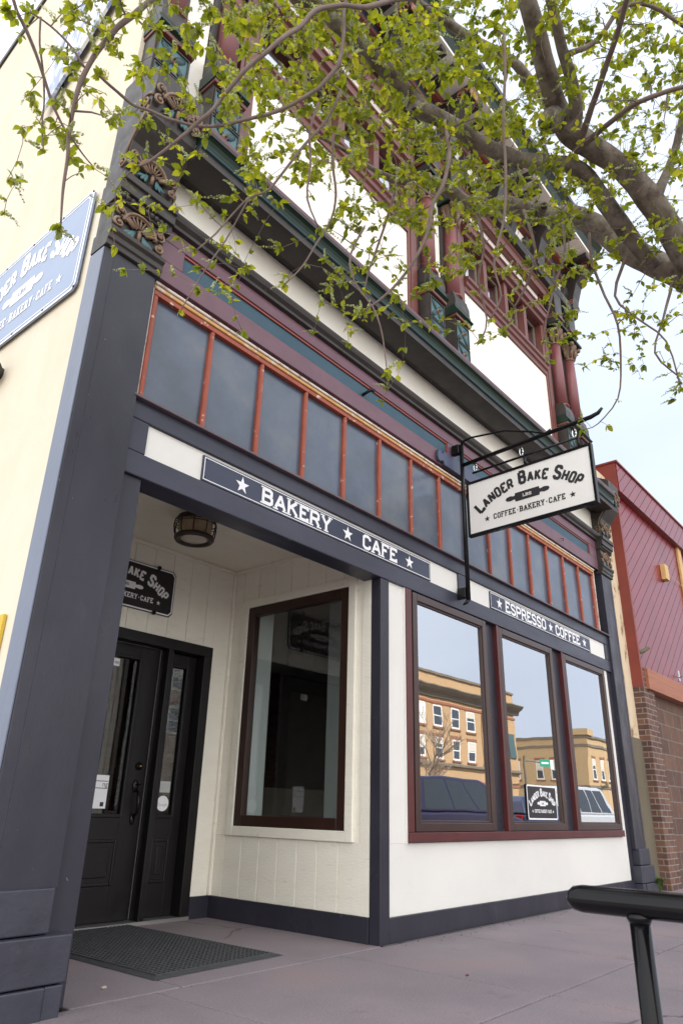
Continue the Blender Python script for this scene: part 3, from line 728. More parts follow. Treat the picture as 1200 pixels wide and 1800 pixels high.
def capital(mx):
    f = (lambda x: XM - x) if mx else (lambda x: x)
    x0, x1 = sorted((f(1.535), f(1.893)))
    def prof(mb, pts, xa, xb):
        mb.prism([(YF - d, z) for d, z in pts] + [(YF + 0.12, pts[-1][1]), (YF + 0.12, pts[0][1])], 'x', xa, xb)
    c = MB(); prof(c, [(0.035, 3.86), (0.05, 3.865), (0.05, 3.90), (0.062, 3.91), (0.062, 3.945), (0.08, 3.965), (0.08, 3.995)], x0 - 0.012, x1 + 0.02)
    co = c.build('pilaster_capital', M['soffit'], B, bevel=0.004)
    b = MB(); prof(b, [(0.05, 3.996), (0.05, 4.21)], x0, x1); b.build('capital_bell', M['soffit'], co)
    bd = Board((x0, YF - 0.052, 3.99), (1, 0, 0), (0, 0, 1), (0, -1, 0)); fan_ornament(co, bd, x1 - x0, 0.235)
    e = MB()
    for i in range(10):
        e.ball((x0 + 0.02 + (x1 - x0 - 0.04) * i / 9, YF - 0.075, 4.245), 0.021, 8)
    e.build('egg_moulding', M['soffit'], co, smooth=True)
    a = MB(); prof(a, [(0.055, 4.211), (0.07, 4.215), (0.075, 4.27), (0.10, 4.275), (0.10, 4.345), (0.12, 4.35), (0.12, 4.40)], x0 - 0.015, x1 + 0.035)
    a.build('abacus', M['soffit'], co, bevel=0.004)
    # scrolled console above
    k = MB(); pr = [(0.06, 4.401), (0.075, 4.46), (0.09, 4.56), (0.12, 4.66), (0.19, 4.745), (0.245, 4.82), (0.262, 4.92), (0.285, 5.06), (0.285, 5.20), (0.05, 5.33)]
    prof(k, pr, x0 - 0.005, x1 + 0.005)
    ko = k.build('console', M['soffit'], B, bevel=0.004)
    for (z, d, h, tilt) in ((4.44, 0.088, 0.20, -0.12), (4.865, 0.268, 0.235, -0.10)):
        bd = Board((x0, YF - d, z), (1, 0, 0), (0, tilt, 1), (0, -1, -tilt)); fan_ornament(ko, bd, x1 - x0, h)
    for xx, nx in ((x0 - 0.006, -1), (x1 + 0.006, 1)):
        sc = MB()
        bd = Board((xx, YF, 0), (0, -1, 0), (0, 0, 1), (nx, 0, 0))
        spiral(sc, bd, 0.20, 4.92, 0.075, 1.6, 0.3, 1, 0.010, 0.004); spiral(sc, bd, 0.055, 4.50, 0.045, 1.5, 2.6, -1, 0.008, 0.004)
        sc.tube([bd.p(0.25, 4.86, 0.004), bd.p(0.17, 4.76, 0.004), bd.p(0.10, 4.66, 0.004), bd.p(0.07, 4.56, 0.004)], 0.008, 6)
        sc.build('console_scroll', M['tan'], ko, smooth=True)
    return ko
for mx in (False, True): capital(mx)

# ---- sign band (slate frame with white panels)
MB().box(1.895, 2.036, YF + 0.022, YF + 0.18, 0.0, 2.529).build('door_jamb', M['slate'], B, bevel=0.004)
MB().box(9.105, 9.236, YF + 0.022, YF + 0.12, 0.155, 2.529).build('window_jamb', M['slate'], B, bevel=0.004)
sb = MB()
sb.box(1.872, 9.272, YF, YF + 0.182, 2.53, 2.674)          # lower rail
sb.box(1.872, 9.272, YF, YF + 0.10, 2.880, 2.999)          # upper rail
for a, b in ((1.872, 2.022), (5.490, 5.672), (9.112, 9.272)): sb.box(a, b, YF + 0.001, YF + 0.10, 2.675, 2.879)
sbo = sb.build('sign_band', M['slate_trim'], B, bevel=0.006)
for a, b in ((2.023, 5.489), (5.673, 9.111)):
    MB().box(a, b, YF + 0.018, YF + 0.09, 2.676, 2.878).build('white_panel', M['white'], sbo)
MB().prism([(YF - 0.035, 3.0), (YF - 0.035, 3.016), (YF + 0.03, 3.03), (YF + 0.12, 3.03), (YF + 0.12, 3.0)], 'x', 1.874, 9.29).build('ledge', mat('ledge_paint', (0.085, 0.062, 0.075), 0.5, (0.12, 0.09, 0.10), 9), B, bevel=0.003)

# ---- transom: sixteen bars, fifteen panes
tr = thing('transom_window', None, None); tr.parent = B
x0, sp, nb = 1.946, 0.4714, 16
for i in range(15):
    q = MB().box(x0 + sp * i + 0.004, x0 + sp * (i + 1) - 0.004, YF + 0.052, YF + 0.060, 3.031, 3.80)
    a, c = random.uniform(-0.008, 0.008), random.uniform(-0.008, 0.008)          # old panes never sit quite in one plane
    q.v = [(v[0], v[1] + a * (v[0] - x0 - sp * (i + .5)) + c * (v[2] - 3.4), v[2]) for v in q.v]
    q.build('pane', M['pane_grey'], tr)
for i in range(nb):
    x = x0 + sp * i
    wv = 0.016 if 0 < i < nb - 1 else 0.022
    pts = [(x - wv, YF + 0.05), (x - wv, YF + 0.030), (x - wv * .55, YF + 0.018), (x + wv * .55, YF + 0.018), (x + wv, YF + 0.030), (x + wv, YF + 0.05)]
    MB().prism(pts, 'z', 3.031, 3.785).build('glazing_bar', M['orange'], tr)
MB().box(x0 - 0.02, x0 + sp * 15 + 0.02, YF + 0.014, YF + 0.07, 3.786, 3.822).build('top_rail', M['orange'], tr, bevel=0.003)
MB().box(x0 - 0.03, x0 + sp * 15 + 0.03, YF + 0.004, YF + 0.07, 3.824, 3.852).build('ochre_moulding', M['ochre'], tr, bevel=0.006)
MB().box(x0 - 0.035, x0 + sp * 15 + 0.035, YF - 0.004, YF + 0.07, 3.854, 3.876).build('flaked_moulding', M['bare'], tr, bevel=0.005)
for s in (-1, 1):
    xa = x0 - 0.024 if s < 0 else x0 + sp * 15 + 0.024
    MB().box(min(xa, xa + s * 0.020), max(xa, xa + s * 0.020), YF + 0.010, YF + 0.07, 3.032, 3.853).build('flaked_side_strip', M['bare'], tr, bevel=0.004)
bk = MB().box(1.895, 9.235, YF + 0.075, YF + 0.10, 3.031, 4.50)
bk.build('backing_board', M['black_gap'], B)

# ---- mauve band with teal strips
mv = MB()
mv.box(1.896, 9.234, YF + 0.0, YF + 0.074, 3.912, 4.066)
mv.box(1.896, 9.234, YF + 0.0, YF + 0.074, 4.226, 4.333)
for a, b in ((1.896, 2.10), (5.395, 5.56), (8.985, 9.234)): mv.box(a, b, YF + 0.001, YF + 0.074, 4.067, 4.225)
mo = mv.build('mauve_band', M['mauve'], B, bevel=0.004)
for a, b in ((2.101, 5.394), (5.561, 8.984)):
    MB().box(a + 0.012, b - 0.012, YF + 0.022, YF + 0.07, 4.068, 4.206).build('teal_strip', M['teal'], mo)
    MB().box(a, b, YF + 0.010, YF + 0.072, 4.207, 4.2245).build('red_fillet', M['rust'], mo)
    MB().box(b - 0.0115, b, YF + 0.012, YF + 0.072, 4.068, 4.2065).build('red_fillet', M['rust'], mo)
hk = MB()
for x, z in ((4.05, 4.11),):
    hk.tube([(x, YF + 0.03, z), (x, YF - 0.03, z + 0.01), (x + 0.015, YF - 0.055, z + 0.03), (x + 0.05, YF - 0.06, z + 0.035)], [0.014, 0.013, 0.016, 0.018], 8)
hk.build('cable_nozzle', M['black'], mo, smooth=True)
hk = MB()
for x in (7.02, 8.02):
    hk.tube([(x, YF, 4.0), (x, YF - 0.03, 4.0), (x, YF - 0.035, 3.985), (x, YF - 0.03, 3.97), (x, YF - 0.015, 3.972)], 0.004, 6)
hk.build('cup_hook', M['black'], mo, smooth=True)

# ---- moulding, white frieze and main shop cornice
xa, xb = 1.894, 9.236
def profile(name, pts, material, x0=xa, x1=xb, back=YF + 0.10, parent=B, bevel=0.0):
    pp = [(YF - d, z) for d, z in pts] + [(back, pts[-1][1]), (back, pts[0][1])]
    return MB().prism(pp, 'x', x0, x1).build(name, material, parent, bevel)
profile('architrave_moulding', [(0.0, 4.334), (0.03, 4.340), (0.034, 4.362), (0.058, 4.385), (0.068, 4.41), (0.068, 4.432), (0.03, 4.442), (0.0, 4.446)], M['soffit'])
profile('white_frieze', [(-0.02, 4.447), (-0.02, 4.80)], M['frieze'])
profile('cornice_bed', [(-0.01, 4.79), (0.05, 4.775), (0.07, 4.752), (0.30, 4.745), (0.305, 4.80)], M['soffit'], 1.90, 9.23)
profile('cornice_bead', [(0.306, 4.801), (0.322, 4.806), (0.326, 4.818), (0.318, 4.832)], M['tealbead'], 1.90, 9.23)
profile('cornice_cove', [(0.312, 4.833), (0.308, 4.852), (0.312, 4.878), (0.324, 4.902), (0.342, 4.918)], M['green'], 1.90, 9.23)
profile('cornice_cap', [(0.350, 4.919), (0.354, 4.945)], M['soffit'], 1.90, 9.23)
profile('cornice_drip', [(0.350, 4.946), (0.356, 4.975), (0.338, 5.0), (0.30, 5.02), (0.02, 5.05)], M['mauve'], 1.90, 9.23, bevel=0.003)

# ---- shop window wall, post and plinth
MB().box(4.292, 4.400, YF + 0.004, YF + 0.10, -0.01, 2.529).build('corner_post', M['slate'], B, bevel=0.006)
ww = MB()
ww.box(4.401, 9.104, YF + 0.022, YF + 0.12, 0.155, 0.606)
ww.box(4.401, 4.634, YF + 0.022, YF + 0.12, 0.607, 2.529)
ww.box(8.985, 9.104, YF + 0.022, YF + 0.12, 0.607, 2.529)
ww.build('white_wall', M['white'], B)
MB().box(4.615, 4.634, YF + 0.012, YF + 0.0215, 0.60, 2.529).build('white_edge_strip', M['white'], B)
MB().box(4.401, 9.30, YF + 0.006, YF + 0.12, -0.06, 0.154).build('plinth', M['slate'], B, bevel=0.004)
MB().box(4.635, 8.984, YF - 0.012, YF + 0.10, 0.612, 0.678).build('sill', M['oxblood'], B, bevel=0.004)
MB().box(4.635, 4.712, YF + 0.002, YF + 0.09, 0.679, 2.529).build('red_casing', M['oxblood'], B, bevel=0.003)
for a, b in ((5.972, 6.178), (7.452, 7.697)):
    MB().box(a, b, YF + 0.05, YF + 0.10, 0.679, 2.529).build('mullion_panel', M['slate'], B)
for a, b in ((6.179, 6.222), (7.698, 7.738)):
    MB().box(a, b, YF + 0.004, YF + 0.09, 0.679, 2.529).build('red_casing', M['oxblood'], B, bevel=0.003)
def window(x0, x1, z0=0.680, z1=2.522, fw=0.066):
    f = MB(); 
    f.box(x0, x0 + fw, YF + 0.004, YF + 0.07, z0, z1); f.box(x1 - fw, x1, YF + 0.004, YF + 0.07, z0, z1)
    f.box(x0 + fw + .0005, x1 - fw - .0005, YF + 0.0045, YF + 0.07, z0, z0 + fw); f.box(x0 + fw + .0005, x1 - fw - .0005, YF + 0.0045, YF + 0.07, z1 - fw, z1)
    fo = f.build('shop_window', M['bronze'], B, bevel=0.006)
    i0, i1, j0, j1 = x0 + fw, x1 - fw, z0 + fw, z1 - fw
    s = MB(); t = 0.014
    s.box(i0, i0 + t, YF + 0.018, YF + 0.06, j0, j1); s.box(i1 - t, i1, YF + 0.018, YF + 0.06, j0, j1)
    s.box(i0 + t, i1 - t, YF + 0.0185, YF + 0.06, j0, j0 + t); s.box(i0 + t, i1 - t, YF + 0.0185, YF + 0.06, j1 - t, j1)
    s.build('glazing_bead', M['bronze'], fo, bevel=0.003)
    MB().box(i0 + 0.004, i1 - 0.004, YF + 0.034, YF + 0.040, j0 + 0.004, j1 - 0.004).build('pane', M['glass_front'], fo)
window(4.738, 5.970); window(6.224, 7.450); window(7.740, 8.984)

# ---- entrance recess
YB = 4.945; XS = 4.292; ZC = 2.898
MB().box(2.037, 4.44, YF + 0.184, 5.1, ZC, ZC + 0.05).build('recess_ceiling', M['ceil'], B)
cr_ = MB().box(2.06, XS - 0.022, YB - 0.022, YB - 0.001, ZC - 0.035, ZC - 0.001); cr_.box(XS - 0.022, XS - 0.001, YF + 0.19, YB - 0.001, ZC - 0.035, ZC - 0.001)
cr_.build('ceiling_bead', M['ceil'], B, bevel=0.006)
MB().box(1.90, 2.05, YF + 0.182, 5.1, 0.0, ZC - 0.001).build('recess_side_wall', M['cream'], B)
def boards_x(name, x0, x1, z0, z1, y, step=0.203, start=None):
    """grooved sheet siding facing -y"""
    mb = MB(); x = x0 if start is None else start
    while x < x1 - 0.002:
        a, b = max(x, x0), min(x + step - 0.010, x1)
        if b > a: mb.box(a, b, y, y + 0.02, z0, z1)
        x += step
    mb.box(x0, x1, y + 0.008, y + 0.06, z0, z1)
    return mb
def boards_y(y0, y1, z0, z1, x, step=0.203, start=None):
    mb = MB(); y = y0 if start is None else start
    while y < y1 - 0.002:
        a, b = max(y, y0), min(y + step - 0.010, y1)
        if b > a: mb.box(x, x + 0.02, a, b, z0, z1)
        y += step
    mb.box(x + 0.008, x + 0.06, y0, y1, z0, z1)
    return mb
boards_x('', 2.051, 4.088, 2.131, ZC - 0.001, YB, start=1.95).build('grooved_siding', M['cream'], B, bevel=0.002)
boards_x('', 4.089, 4.3115, 0.157, ZC - 0.001, YB, start=4.089).build('grooved_siding', M['cream'], B, bevel=0.002)
MB().box(4.262, 4.291, YB - 0.03, YB - 0.001, 0.158, ZC - 0.036).build('corner_bead', M['cream'], B, bevel=0.004)
# side wall around the big brown window
boards_y(YF + 0.183, YB - 0.001, 0.157, 0.604, XS).build('grooved_siding', M['cream'], B, bevel=0.002)
boards_y(YF + 0.183, YB - 0.001, 2.580, ZC - 0.001, XS).build('grooved_siding', M['cream'], B, bevel=0.002)
boards_y(YF + 0.101, 3.452, 0.605, 2.579, XS, start=3.45).build('grooved_siding', M['cream'], B, bevel=0.002)
boards_y(4.785, YB - 0.001, 0.605, 2.579, XS, start=4.785).build('grooved_siding', M['cream'], B, bevel=0.002)
MB().box(XS, XS + 0.06, YF + 0.101, YF + 0.183, 0.157, 2.528).box(XS, XS + 0.06, YF + 0.101, YF + 0.182, 2.676, ZC - 0.001).build('siding_edge', M['cream'], B)
MB().box(XS - 0.012, XS + 0.05, YF + 0.101, YB - 0.002, 0.0, 0.156).box(4.092, XS - 0.013, YB - 0.014, YB + 0.04, 0.0, 0.156).build('recess_skirting', M['slate'], B, bevel=0.003)
def ring(mb, x0, x1, y0, y1, z0, z1, fw):
    mb.box(x0, x1, y0, y0 + fw, z0, z1); mb.box(x0, x1, y1 - fw, y1, z0, z1)
    mb.box(x0 + .0005, x1, y0 + fw, y1 - fw, z0, z0 + fw); mb.box(x0 + .0005, x1, y0 + fw, y1 - fw, z1 - fw, z1)
rw = MB(); ring(rw, XS - 0.022, XS + 0.05, 3.453, 4.784, 0.606, 2.578, 0.072)
rwo = rw.build('recess_window', M['cream'], B, bevel=0.004)
q = MB(); ring(q, XS - 0.012, XS + 0.06, 3.526, 4.711, 0.679, 2.505, 0.082); q.build('brown_frame', M['brownwood'], rwo, bevel=0.006)
MB().box(XS + 0.020, XS + 0.026, 3.60, 4.64, 0.755, 2.43).build('pane', M['glass_door'], rwo)

# ---- door set: casing, post, sidelight, door leaf
ds = MB()
ds.box(4.000, 4.088, YB - 0.012, YB + 0.22, 0.025, 2.04)
ds.box(2.30, 4.088, YB - 0.0125, YB + 0.22, 2.041, 2.130)
ds.box(3.618, 3.668, YB - 0.010, YB + 0.22, 0.025, 2.040)
ds.box(2.30, 2.66, YB - 0.010, YB + 0.22, 0.025, 2.040)
dso = ds.build('door_frame', M['door'], B, bevel=0.004)
MB().box(2.3, 4.088, YB - 0.02, YB + 0.25, -0.01, 0.024).build('threshold', M['alum'], dso)
YD = YB + 0.095
def leaf(x0, x1, gx0, gx1, name):
    d = MB(); z0, z1, g0, g1 = 0.03, 2.038, 0.745, 1.925
    d.box(x0, gx0, YD, YD + 0.045, z0, z1); d.box(gx1, x1, YD, YD + 0.045, z0, z1)
    d.box(gx0 + .0005, gx1 - .0005, YD + .0003, YD + 0.045, z0, g0); d.box(gx0 + .0005, gx1 - .0005, YD + .0003, YD + 0.045, g1, z1)
    do = d.build(name, M['door'], B, bevel=0.003)
    r = MB(); t = 0.022
    r.box(gx0 - t, gx0 + 0.006, YD - 0.010, YD + 0.012, g0 - t, g1 + t); r.box(gx1 - 0.006, gx1 + t, YD - 0.010, YD + 0.012, g0 - t, g1 + t)
    r.box(gx0 + .0065, gx1 - .0065, YD - 0.0098, YD + 0.012, g0 - t, g0 + 0.006); r.box(gx0 + .0065, gx1 - .0065, YD - 0.0098, YD + 0.012, g1 - 0.006, g1 + t)
    r.build('lite_moulding', M['door'], do, bevel=0.005)
    MB().box(gx0 + 0.002, gx1 - 0.002, YD + 0.020, YD + 0.026, g0, g1).build('pane', M['glass_door'], do)
    r = MB(); p0, p1, q0, q1 = gx0 - 0.005, gx1 + 0.005, 0.262, 0.575; t = 0.024
    r.box(p0, p0 + t, YD - 0.008, YD + 0.01, q0, q1); r.box(p1 - t, p1, YD - 0.008, YD + 0.01, q0, q1)
    r.box(p0 + t + .0005, p1 - t - .0005, YD - 0.0078, YD + 0.01, q0, q0 + t); r.box(p0 + t + .0005, p1 - t - .0005, YD - 0.0078, YD + 0.01, q1 - t, q1)
    r.box(p0 + 0.055, p1 - 0.055, YD - 0.006, YD + 0.01, q0 + 0.055, q1 - 0.055)
    r.build('raised_panel', M['door'], do, bevel=0.007)
    return do
leaf(3.672, 3.996, 3.745, 3.905, 'sidelight')
door = leaf(2.664, 3.607, 2.80, 3.420, 'door')
MB().box(3.6075, 3.6135, YD - 0.002, YD + 0.03, 0.03, 2.038).box(2.664, 3.6135, YD - 0.002, YD + 0.03, 2.0383, 2.0408).build('weather_strip', M['alum'], door)
hd = MB()
hd.lathe([(0.030, 0.0), (0.030, -0.010), (0.018, -0.018), (0.012, -0.030)], (3.530, YD, 1.10), 16, 'y')
hd.build('deadbolt', M['black'], door, smooth=True)
hd = MB()
hd.ball((3.522, YD - 0.004, 0.952), 0.040, 12, 0.7, 0.3, 1.2); hd.ball((3.532, YD - 0.004, 0.712), 0.034, 12, 0.7, 0.3, 1.2)
hd.tube([(3.523, YD - 0.01, 0.93), (3.525, YD - 0.05, 0.905), (3.527, YD - 0.062, 0.83), (3.530, YD - 0.055, 0.765), (3.532, YD - 0.01, 0.725)], [0.009, 0.012, 0.014, 0.012, 0.009], 8)
hd.tube([(3.523, YD - 0.01, 0.965), (3.523, YD - 0.05, 0.972), (3.523, YD - 0.058, 0.966)], [0.006, 0.010, 0.012], 8)
hd.build('handle', M['black'], door, smooth=True)
# brass keyhole in the bolt head
MB().lathe([(0.006, -0.030), (0.005, -0.033)], (3.530, YD, 1.10), 10, 'y').build('keyhole', mat('brass', (0.7, 0.5, 0.2), 0.3, metal=1.0), door)

# ------------------------------------------------------------------ upper storey
YU = YF + 0.12
def pedestal():
    x = 0.0; hw = 0.15
    p = MB(); p.box(-hw, hw, YF - 0.02, YU + 0.10, 5.0, 5.90)
    po = p.build('pedestal', M['soffit'], B)
    for zc in (5.46, 5.735):
        f = MB(); t = 0.012
        f.box(-hw + 0.018, hw - 0.018, YF - 0.026, YF - 0.019, zc - 0.125, zc + 0.125)
        fo = f.build('rosette', M['ornteal'], po)
        r = MB(); r.ball((0, YF - 0.03, zc), 0.028, 10, 1, 0.7, 1)
        r.tube([(0, YF - 0.03, zc), (0.004, YF - 0.075, zc - 0.004)], [0.016, 0.004], 7)
        r.build('rosette_boss', M['tan'], po, smooth=True)
        l = MB()
        for k in range(4):
            a = math.pi / 4 + k * math.pi / 2
            rt = Matrix.Rotation(-a, 3, 'Y')
            l.ball((0.075 * math.cos(a), YF - 0.028, zc + 0.075 * math.sin(a)), 0.075, 8, 1.0, 0.16, 0.42, rt)
        l.build('rosette_leaf', M['tealbead'], po, smooth=True)
        e = MB()
        e.box(-hw + 0.014, -hw + 0.024, YF - 0.036, YF - 0.0195, zc - 0.13, zc + 0.13); e.box(hw - 0.024, hw - 0.014, YF - 0.036, YF - 0.0195, zc - 0.13, zc + 0.13)
        e.box(-hw + 0.0245, hw - 0.0245, YF - 0.036, YF - 0.0195, zc - 0.13, zc - 0.12); e.box(-hw + 0.0245, hw - 0.0245, YF - 0.036, YF - 0.0195, zc + 0.12, zc + 0.13)
        e.build('rosette_rim', M['soffit'], po)
    def ped_prof(pts, name, mt, over):
        b = MB(); b.prism([(YF - d, z) for d, z in pts] + [(YU + 0.10, pts[-1][1]), (YU + 0.10, pts[0][1])], 'x', -hw - over, hw + over)
        b.build(name, mt, po, bevel=0.003)
    ped_prof([(0.025, 5.901), (0.05, 5.905), (0.055, 5.935)], 'pedestal_fillet', M['framered'], 0.012)
    ped_prof([(0.05, 5.936), (0.085, 5.96), (0.07, 5.985), (0.05, 6.02), (0.045, 6.06)], 'pedestal_moulding', M['green'], 0.02)
    ped_prof([(0.045, 6.061), (0.045, 6.15), (0.02, 6.24), (0.02, 6.26)], 'pedestal_cap', M['soffit'], 0.005)
    return po
def column():
    c = MB(); c.lathe([(0.090, 6.29), (0.088, 6.9), (0.080, 7.34)], (0, YF + 0.075, 0), 20)
    co = c.build('column', M['pinkred'], B, smooth=True)
    MB().lathe([(0.10, 6.261), (0.115, 6.268), (0.118, 6.278), (0.112, 6.289)], (0, YF + 0.075, 0), 20).build('base_ring', M['rust'], co, smooth=True)
    cp = MB(); cp.lathe([(0.088, 7.341), (0.094, 7.35), (0.086, 7.37), (0.095, 7.45), (0.125, 7.56), (0.15, 7.60)], (0, YF + 0.075, 0), 16)
    for k in range(8):
        a = k * math.pi / 4
        u = Vector((math.cos(a), math.sin(a), 0)); o = Vector((0, YF + 0.075, 0))
        cp.tube([o + u * 0.092 + Vector((0, 0, 7.38)), o + u * 0.115 + Vector((0, 0, 7.46)), o + u * 0.15 + Vector((0, 0, 7.52)), o + u * 0.165 + Vector((0, 0, 7.49))], [0.022, 0.026, 0.022, 0.012], 6)
    for sx in (-1, 1):
        for sy in (-1, 1):
            cp.ball((sx * 0.125, YF + 0.075 + sy * 0.125, 7.575), 0.040, 8)
    cp.build('column_capital', M['tan'], co, smooth=True)
    MB().box(-0.175, 0.175, YF - 0.10, YU + 0.12, 7.621, 7.665).build('column_abacus', M['green'], co, bevel=0.006)
    MB().box(-0.13, 0.13, YF - 0.055, YU + 0.10, 7.666, 8.40).build('impost_block', M['soffit'], co, bevel=0.006)
    MB().box(-0.15, 0.15, YF - 0.075, YU + 0.09, 7.80, 7.84).build('impost_fillet', M['framered'], co, bevel=0.004)
    MB().box(-0.145, 0.145, YU - 0.004, YU + 0.10, 6.262, 7.62).build('column_backing', M['soffit'], co)
    return co
cxs = [1.75, 2.27, 5.24, 5.76, 8.74, 9.26]
for i, x in enumerate(cxs):
    if i == 0: p0, c0 = pedestal(), column(); pb, cb_ = p0.location.copy(), c0.location.copy(); pp, cc = p0, c0
    else: pp, cc = copy_tree(p0, B, None), copy_tree(c0, B, None)
    pp.location = pb + Vector((x, 0, 0)); cc.location = cb_ + Vector((x, 0, 0))
for a, b in ((1.90, 2.119), (5.391, 5.609), (8.891, 9.109)):
    MB().box(a, b, YU + 0.02, YU + 0.12, 5.02, 8.4).build('pier_panel', M['frieze'], B)
bays = ((2.44, 5.07), (5.93, 8.57))
for (a, b) in bays:
    fr = MB(); t = 0.17
    fo = thing('window_bay', None, None); fo.parent = B
    for s0 in (a, b - t):
        MB().box(s0, s0 + t, YU - 0.02, YU + 0.12, 5.03, 8.10).box(s0 + 0.04, s0 + t - 0.04, YU - 0.03, YU - 0.0195, 5.05, 8.08).build('bay_stile', M['framered'], fo, bevel=0.006)
    i0, i1 = a + t + .001, b - t - .001
    MB().box(i0, i1, YU, YU + 0.12, 5.03, 6.655).build('white_panel', M['frieze'], fo)
    sl = MB(); sl.prism([(YU - d, z) for d, z in ((0.0, 6.656), (0.02, 6.66), (0.025, 6.72), (0.05, 6.74), (0.055, 6.79), (0.08, 6.81), (0.085, 6.85), (0.05, 6.86), (0.0, 6.90))] + [(YU + 0.14, 6.90), (YU + 0.14, 6.656)], 'x', i0, i1)
    sl.build('window_sill', M['framered'], fo, bevel=0.003)
    nw = 4; fwid = (i1 - i0) / nw
    for k in range(nw + 1):
        xx = i0 + k * fwid
        l0, l1 = max(i0, xx - 0.045), min(i1, xx + 0.045)
        MB().box(l0, l1, YU - 0.02, YU + 0.16, 6.901, 7.54).build('mullion', M['framered'], fo, bevel=0.005)
    for k in range(nw):
        x0_, x1_ = i0 + k * fwid + 0.046, i0 + (k + 1) * fwid - 0.046
        sh = MB(); t2 = 0.035
        sh.box(x0_, x0_ + t2, YU + 0.08, YU + 0.11, 6.901, 7.539); sh.box(x1_ - t2, x1_, YU + 0.08, YU + 0.11, 6.901, 7.539)
        sh.box(x0_ + t2, x1_ - t2, YU + 0.081, YU + 0.11, 6.901, 6.945); sh.box(x0_ + t2, x1_ - t2, YU + 0.081, YU + 0.11, 7.50, 7.539)
        so_ = sh.build('sash', M['stonegrey'], fo, bevel=0.003)
        MB().box(x0_ + t2, x1_ - t2, YU + 0.092, YU + 0.098, 6.945, 7.50).build('pane', M['glass_upper'], so_)
        MB().box(x0_ + 0.01, x1_ - 0.01, YU + 0.20, YU + 0.21, 6.92, 7.53).build('blind', M['winwhite'], so_)
    hd_ = MB(); hd_.prism([(YU - d, z) for d, z in ((0.02, 7.541), (0.05, 7.55), (0.06, 7.60), (0.10, 7.62), (0.11, 7.70), (0.13, 7.71), (0.13, 7.74), (0.02, 7.76))] + [(YU + 0.14, 7.76), (YU + 0.14, 7.541)], 'x', i0, i1)
    hd_.build('window_header', M['framered'], fo, bevel=0.003)
    MB().box(i0, i1, YU, YU + 0.12, 7.761, 8.10).build('white_panel', M['frieze'], fo)
UB = (1.60, 9.53)
profile('upper_red_band', [(-0.06, 8.101), (-0.03, 8.11), (-0.02, 8.20), (0.0, 8.22), (0.0, 8.26)], M['framered'], 2.425, 8.585, YU + 0.2)
profile('upper_charcoal_moulding', [(-0.01, 8.261), (0.06, 8.28), (0.08, 8.34), (0.08, 8.40)], M['soffit'], *UB, YU + 0.2)
profile('upper_white_frieze', [(-0.02, 8.401), (-0.02, 8.80)], M['frieze'], *UB, YU + 0.2)
cb = MB().prism([(YF + 0.021, 8.50), (YF - 0.02, 8.53), (YF - 0.05, 8.60), (YF - 0.06, 8.72), (YF + 0.021, 8.72)], 'x', -0.07, 0.07)
cb0 = cb.build('corbel', M['soffit'], B, bevel=0.01); cbb = cb0.location.copy()
for i in range(17):
    c_ = cb0 if i == 0 else copy_tree(cb0, B, None)
    c_.location = cbb + Vector((2.0 + i * 0.45, 0, 0))
md0 = MB().box(-0.06, 0.06, YF - 0.47, YF - 0.10, 9.06, 9.134).build('modillion', M['soffit'], B, bevel=0.008); mdb = md0.location.copy()
for i in range(26):
    if i % 4 == 0 and i: continue
    c_ = md0 if i == 0 else copy_tree(md0, B, None)
    c_.location = mdb + Vector((2.03 + i * 0.285, 0, 0))
profile('upper_red_moulding', [(-0.01, 8.801), (0.05, 8.82), (0.06, 8.87)], M['framered'], *UB, YU + 0.2)
profile('upper_teal_band', [(0.02, 8.871), (0.02, 9.06)], M['teal'], *UB, YU + 0.2)
profile('upper_orange_moulding', [(0.03, 9.061), (0.09, 9.08), (0.11, 9.13)], M['rust'], *UB, YU + 0.2)
profile('upper_cream_soffit', [(0.08, 9.131), (0.50, 9.14), (0.50, 9.19)], M['frieze'], *UB, YU + 0.2)
profile('upper_green_cove', [(0.49, 9.191), (0.49, 9.26), (0.53, 9.36), (0.60, 9.44)], M['green'], *UB, YU + 0.2)
profile('upper_cornice_cap', [(0.61, 9.441), (0.62, 9.50), (0.58, 9.56), (0.10, 9.62)], M['soffit'], *UB, YU + 0.2)
bk_ = None
for i in range(7):
    x = 1.75 + i * (9.38 - 1.75) / 6
    if bk_ is None:
        b_ = MB().prism([(YF - d, z) for d, z in ((0.02, 8.30), (0.10, 8.34), (0.13, 8.55), (0.20, 8.78), (0.36, 8.95), (0.46, 9.05), (0.46, 9.138))] + [(YF + 0.05, 9.138), (YF + 0.05, 8.30)], 'x', -0.11, 0.11)
        bk_ = b_.build('cornice_bracket', M['soffit'], B, bevel=0.006); base = bk_.location.copy(); cur = bk_
        for sx in (-1, 1):
            fc = MB()
            bd = Board((sx * 0.112, YF, 0), (0, -1, 0), (0, 0, 1), (sx, 0, 0))
            spiral(fc, bd, 0.36, 9.03, 0.075, 1.6, 0, 1, 0.012, 0.004); spiral(fc, bd, 0.08, 8.44, 0.05, 1.5, 2.6, -1, 0.010, 0.004)
            fc.build('bracket_scroll', M['fir'], bk_)
        MB().box(-0.09, 0.09, YF - 0.475, YF - 0.461, 8.98, 9.12).build('bracket_face', M['fir'], bk_)
    else: cur = copy_tree(bk_, B, None)
    cur.location = base + Vector((x, 0, 0))
MB().box(1.60, 9.53, YF + 0.02, YF + 0.3, 9.625, 9.75).build('parapet', M['soffit'], B)

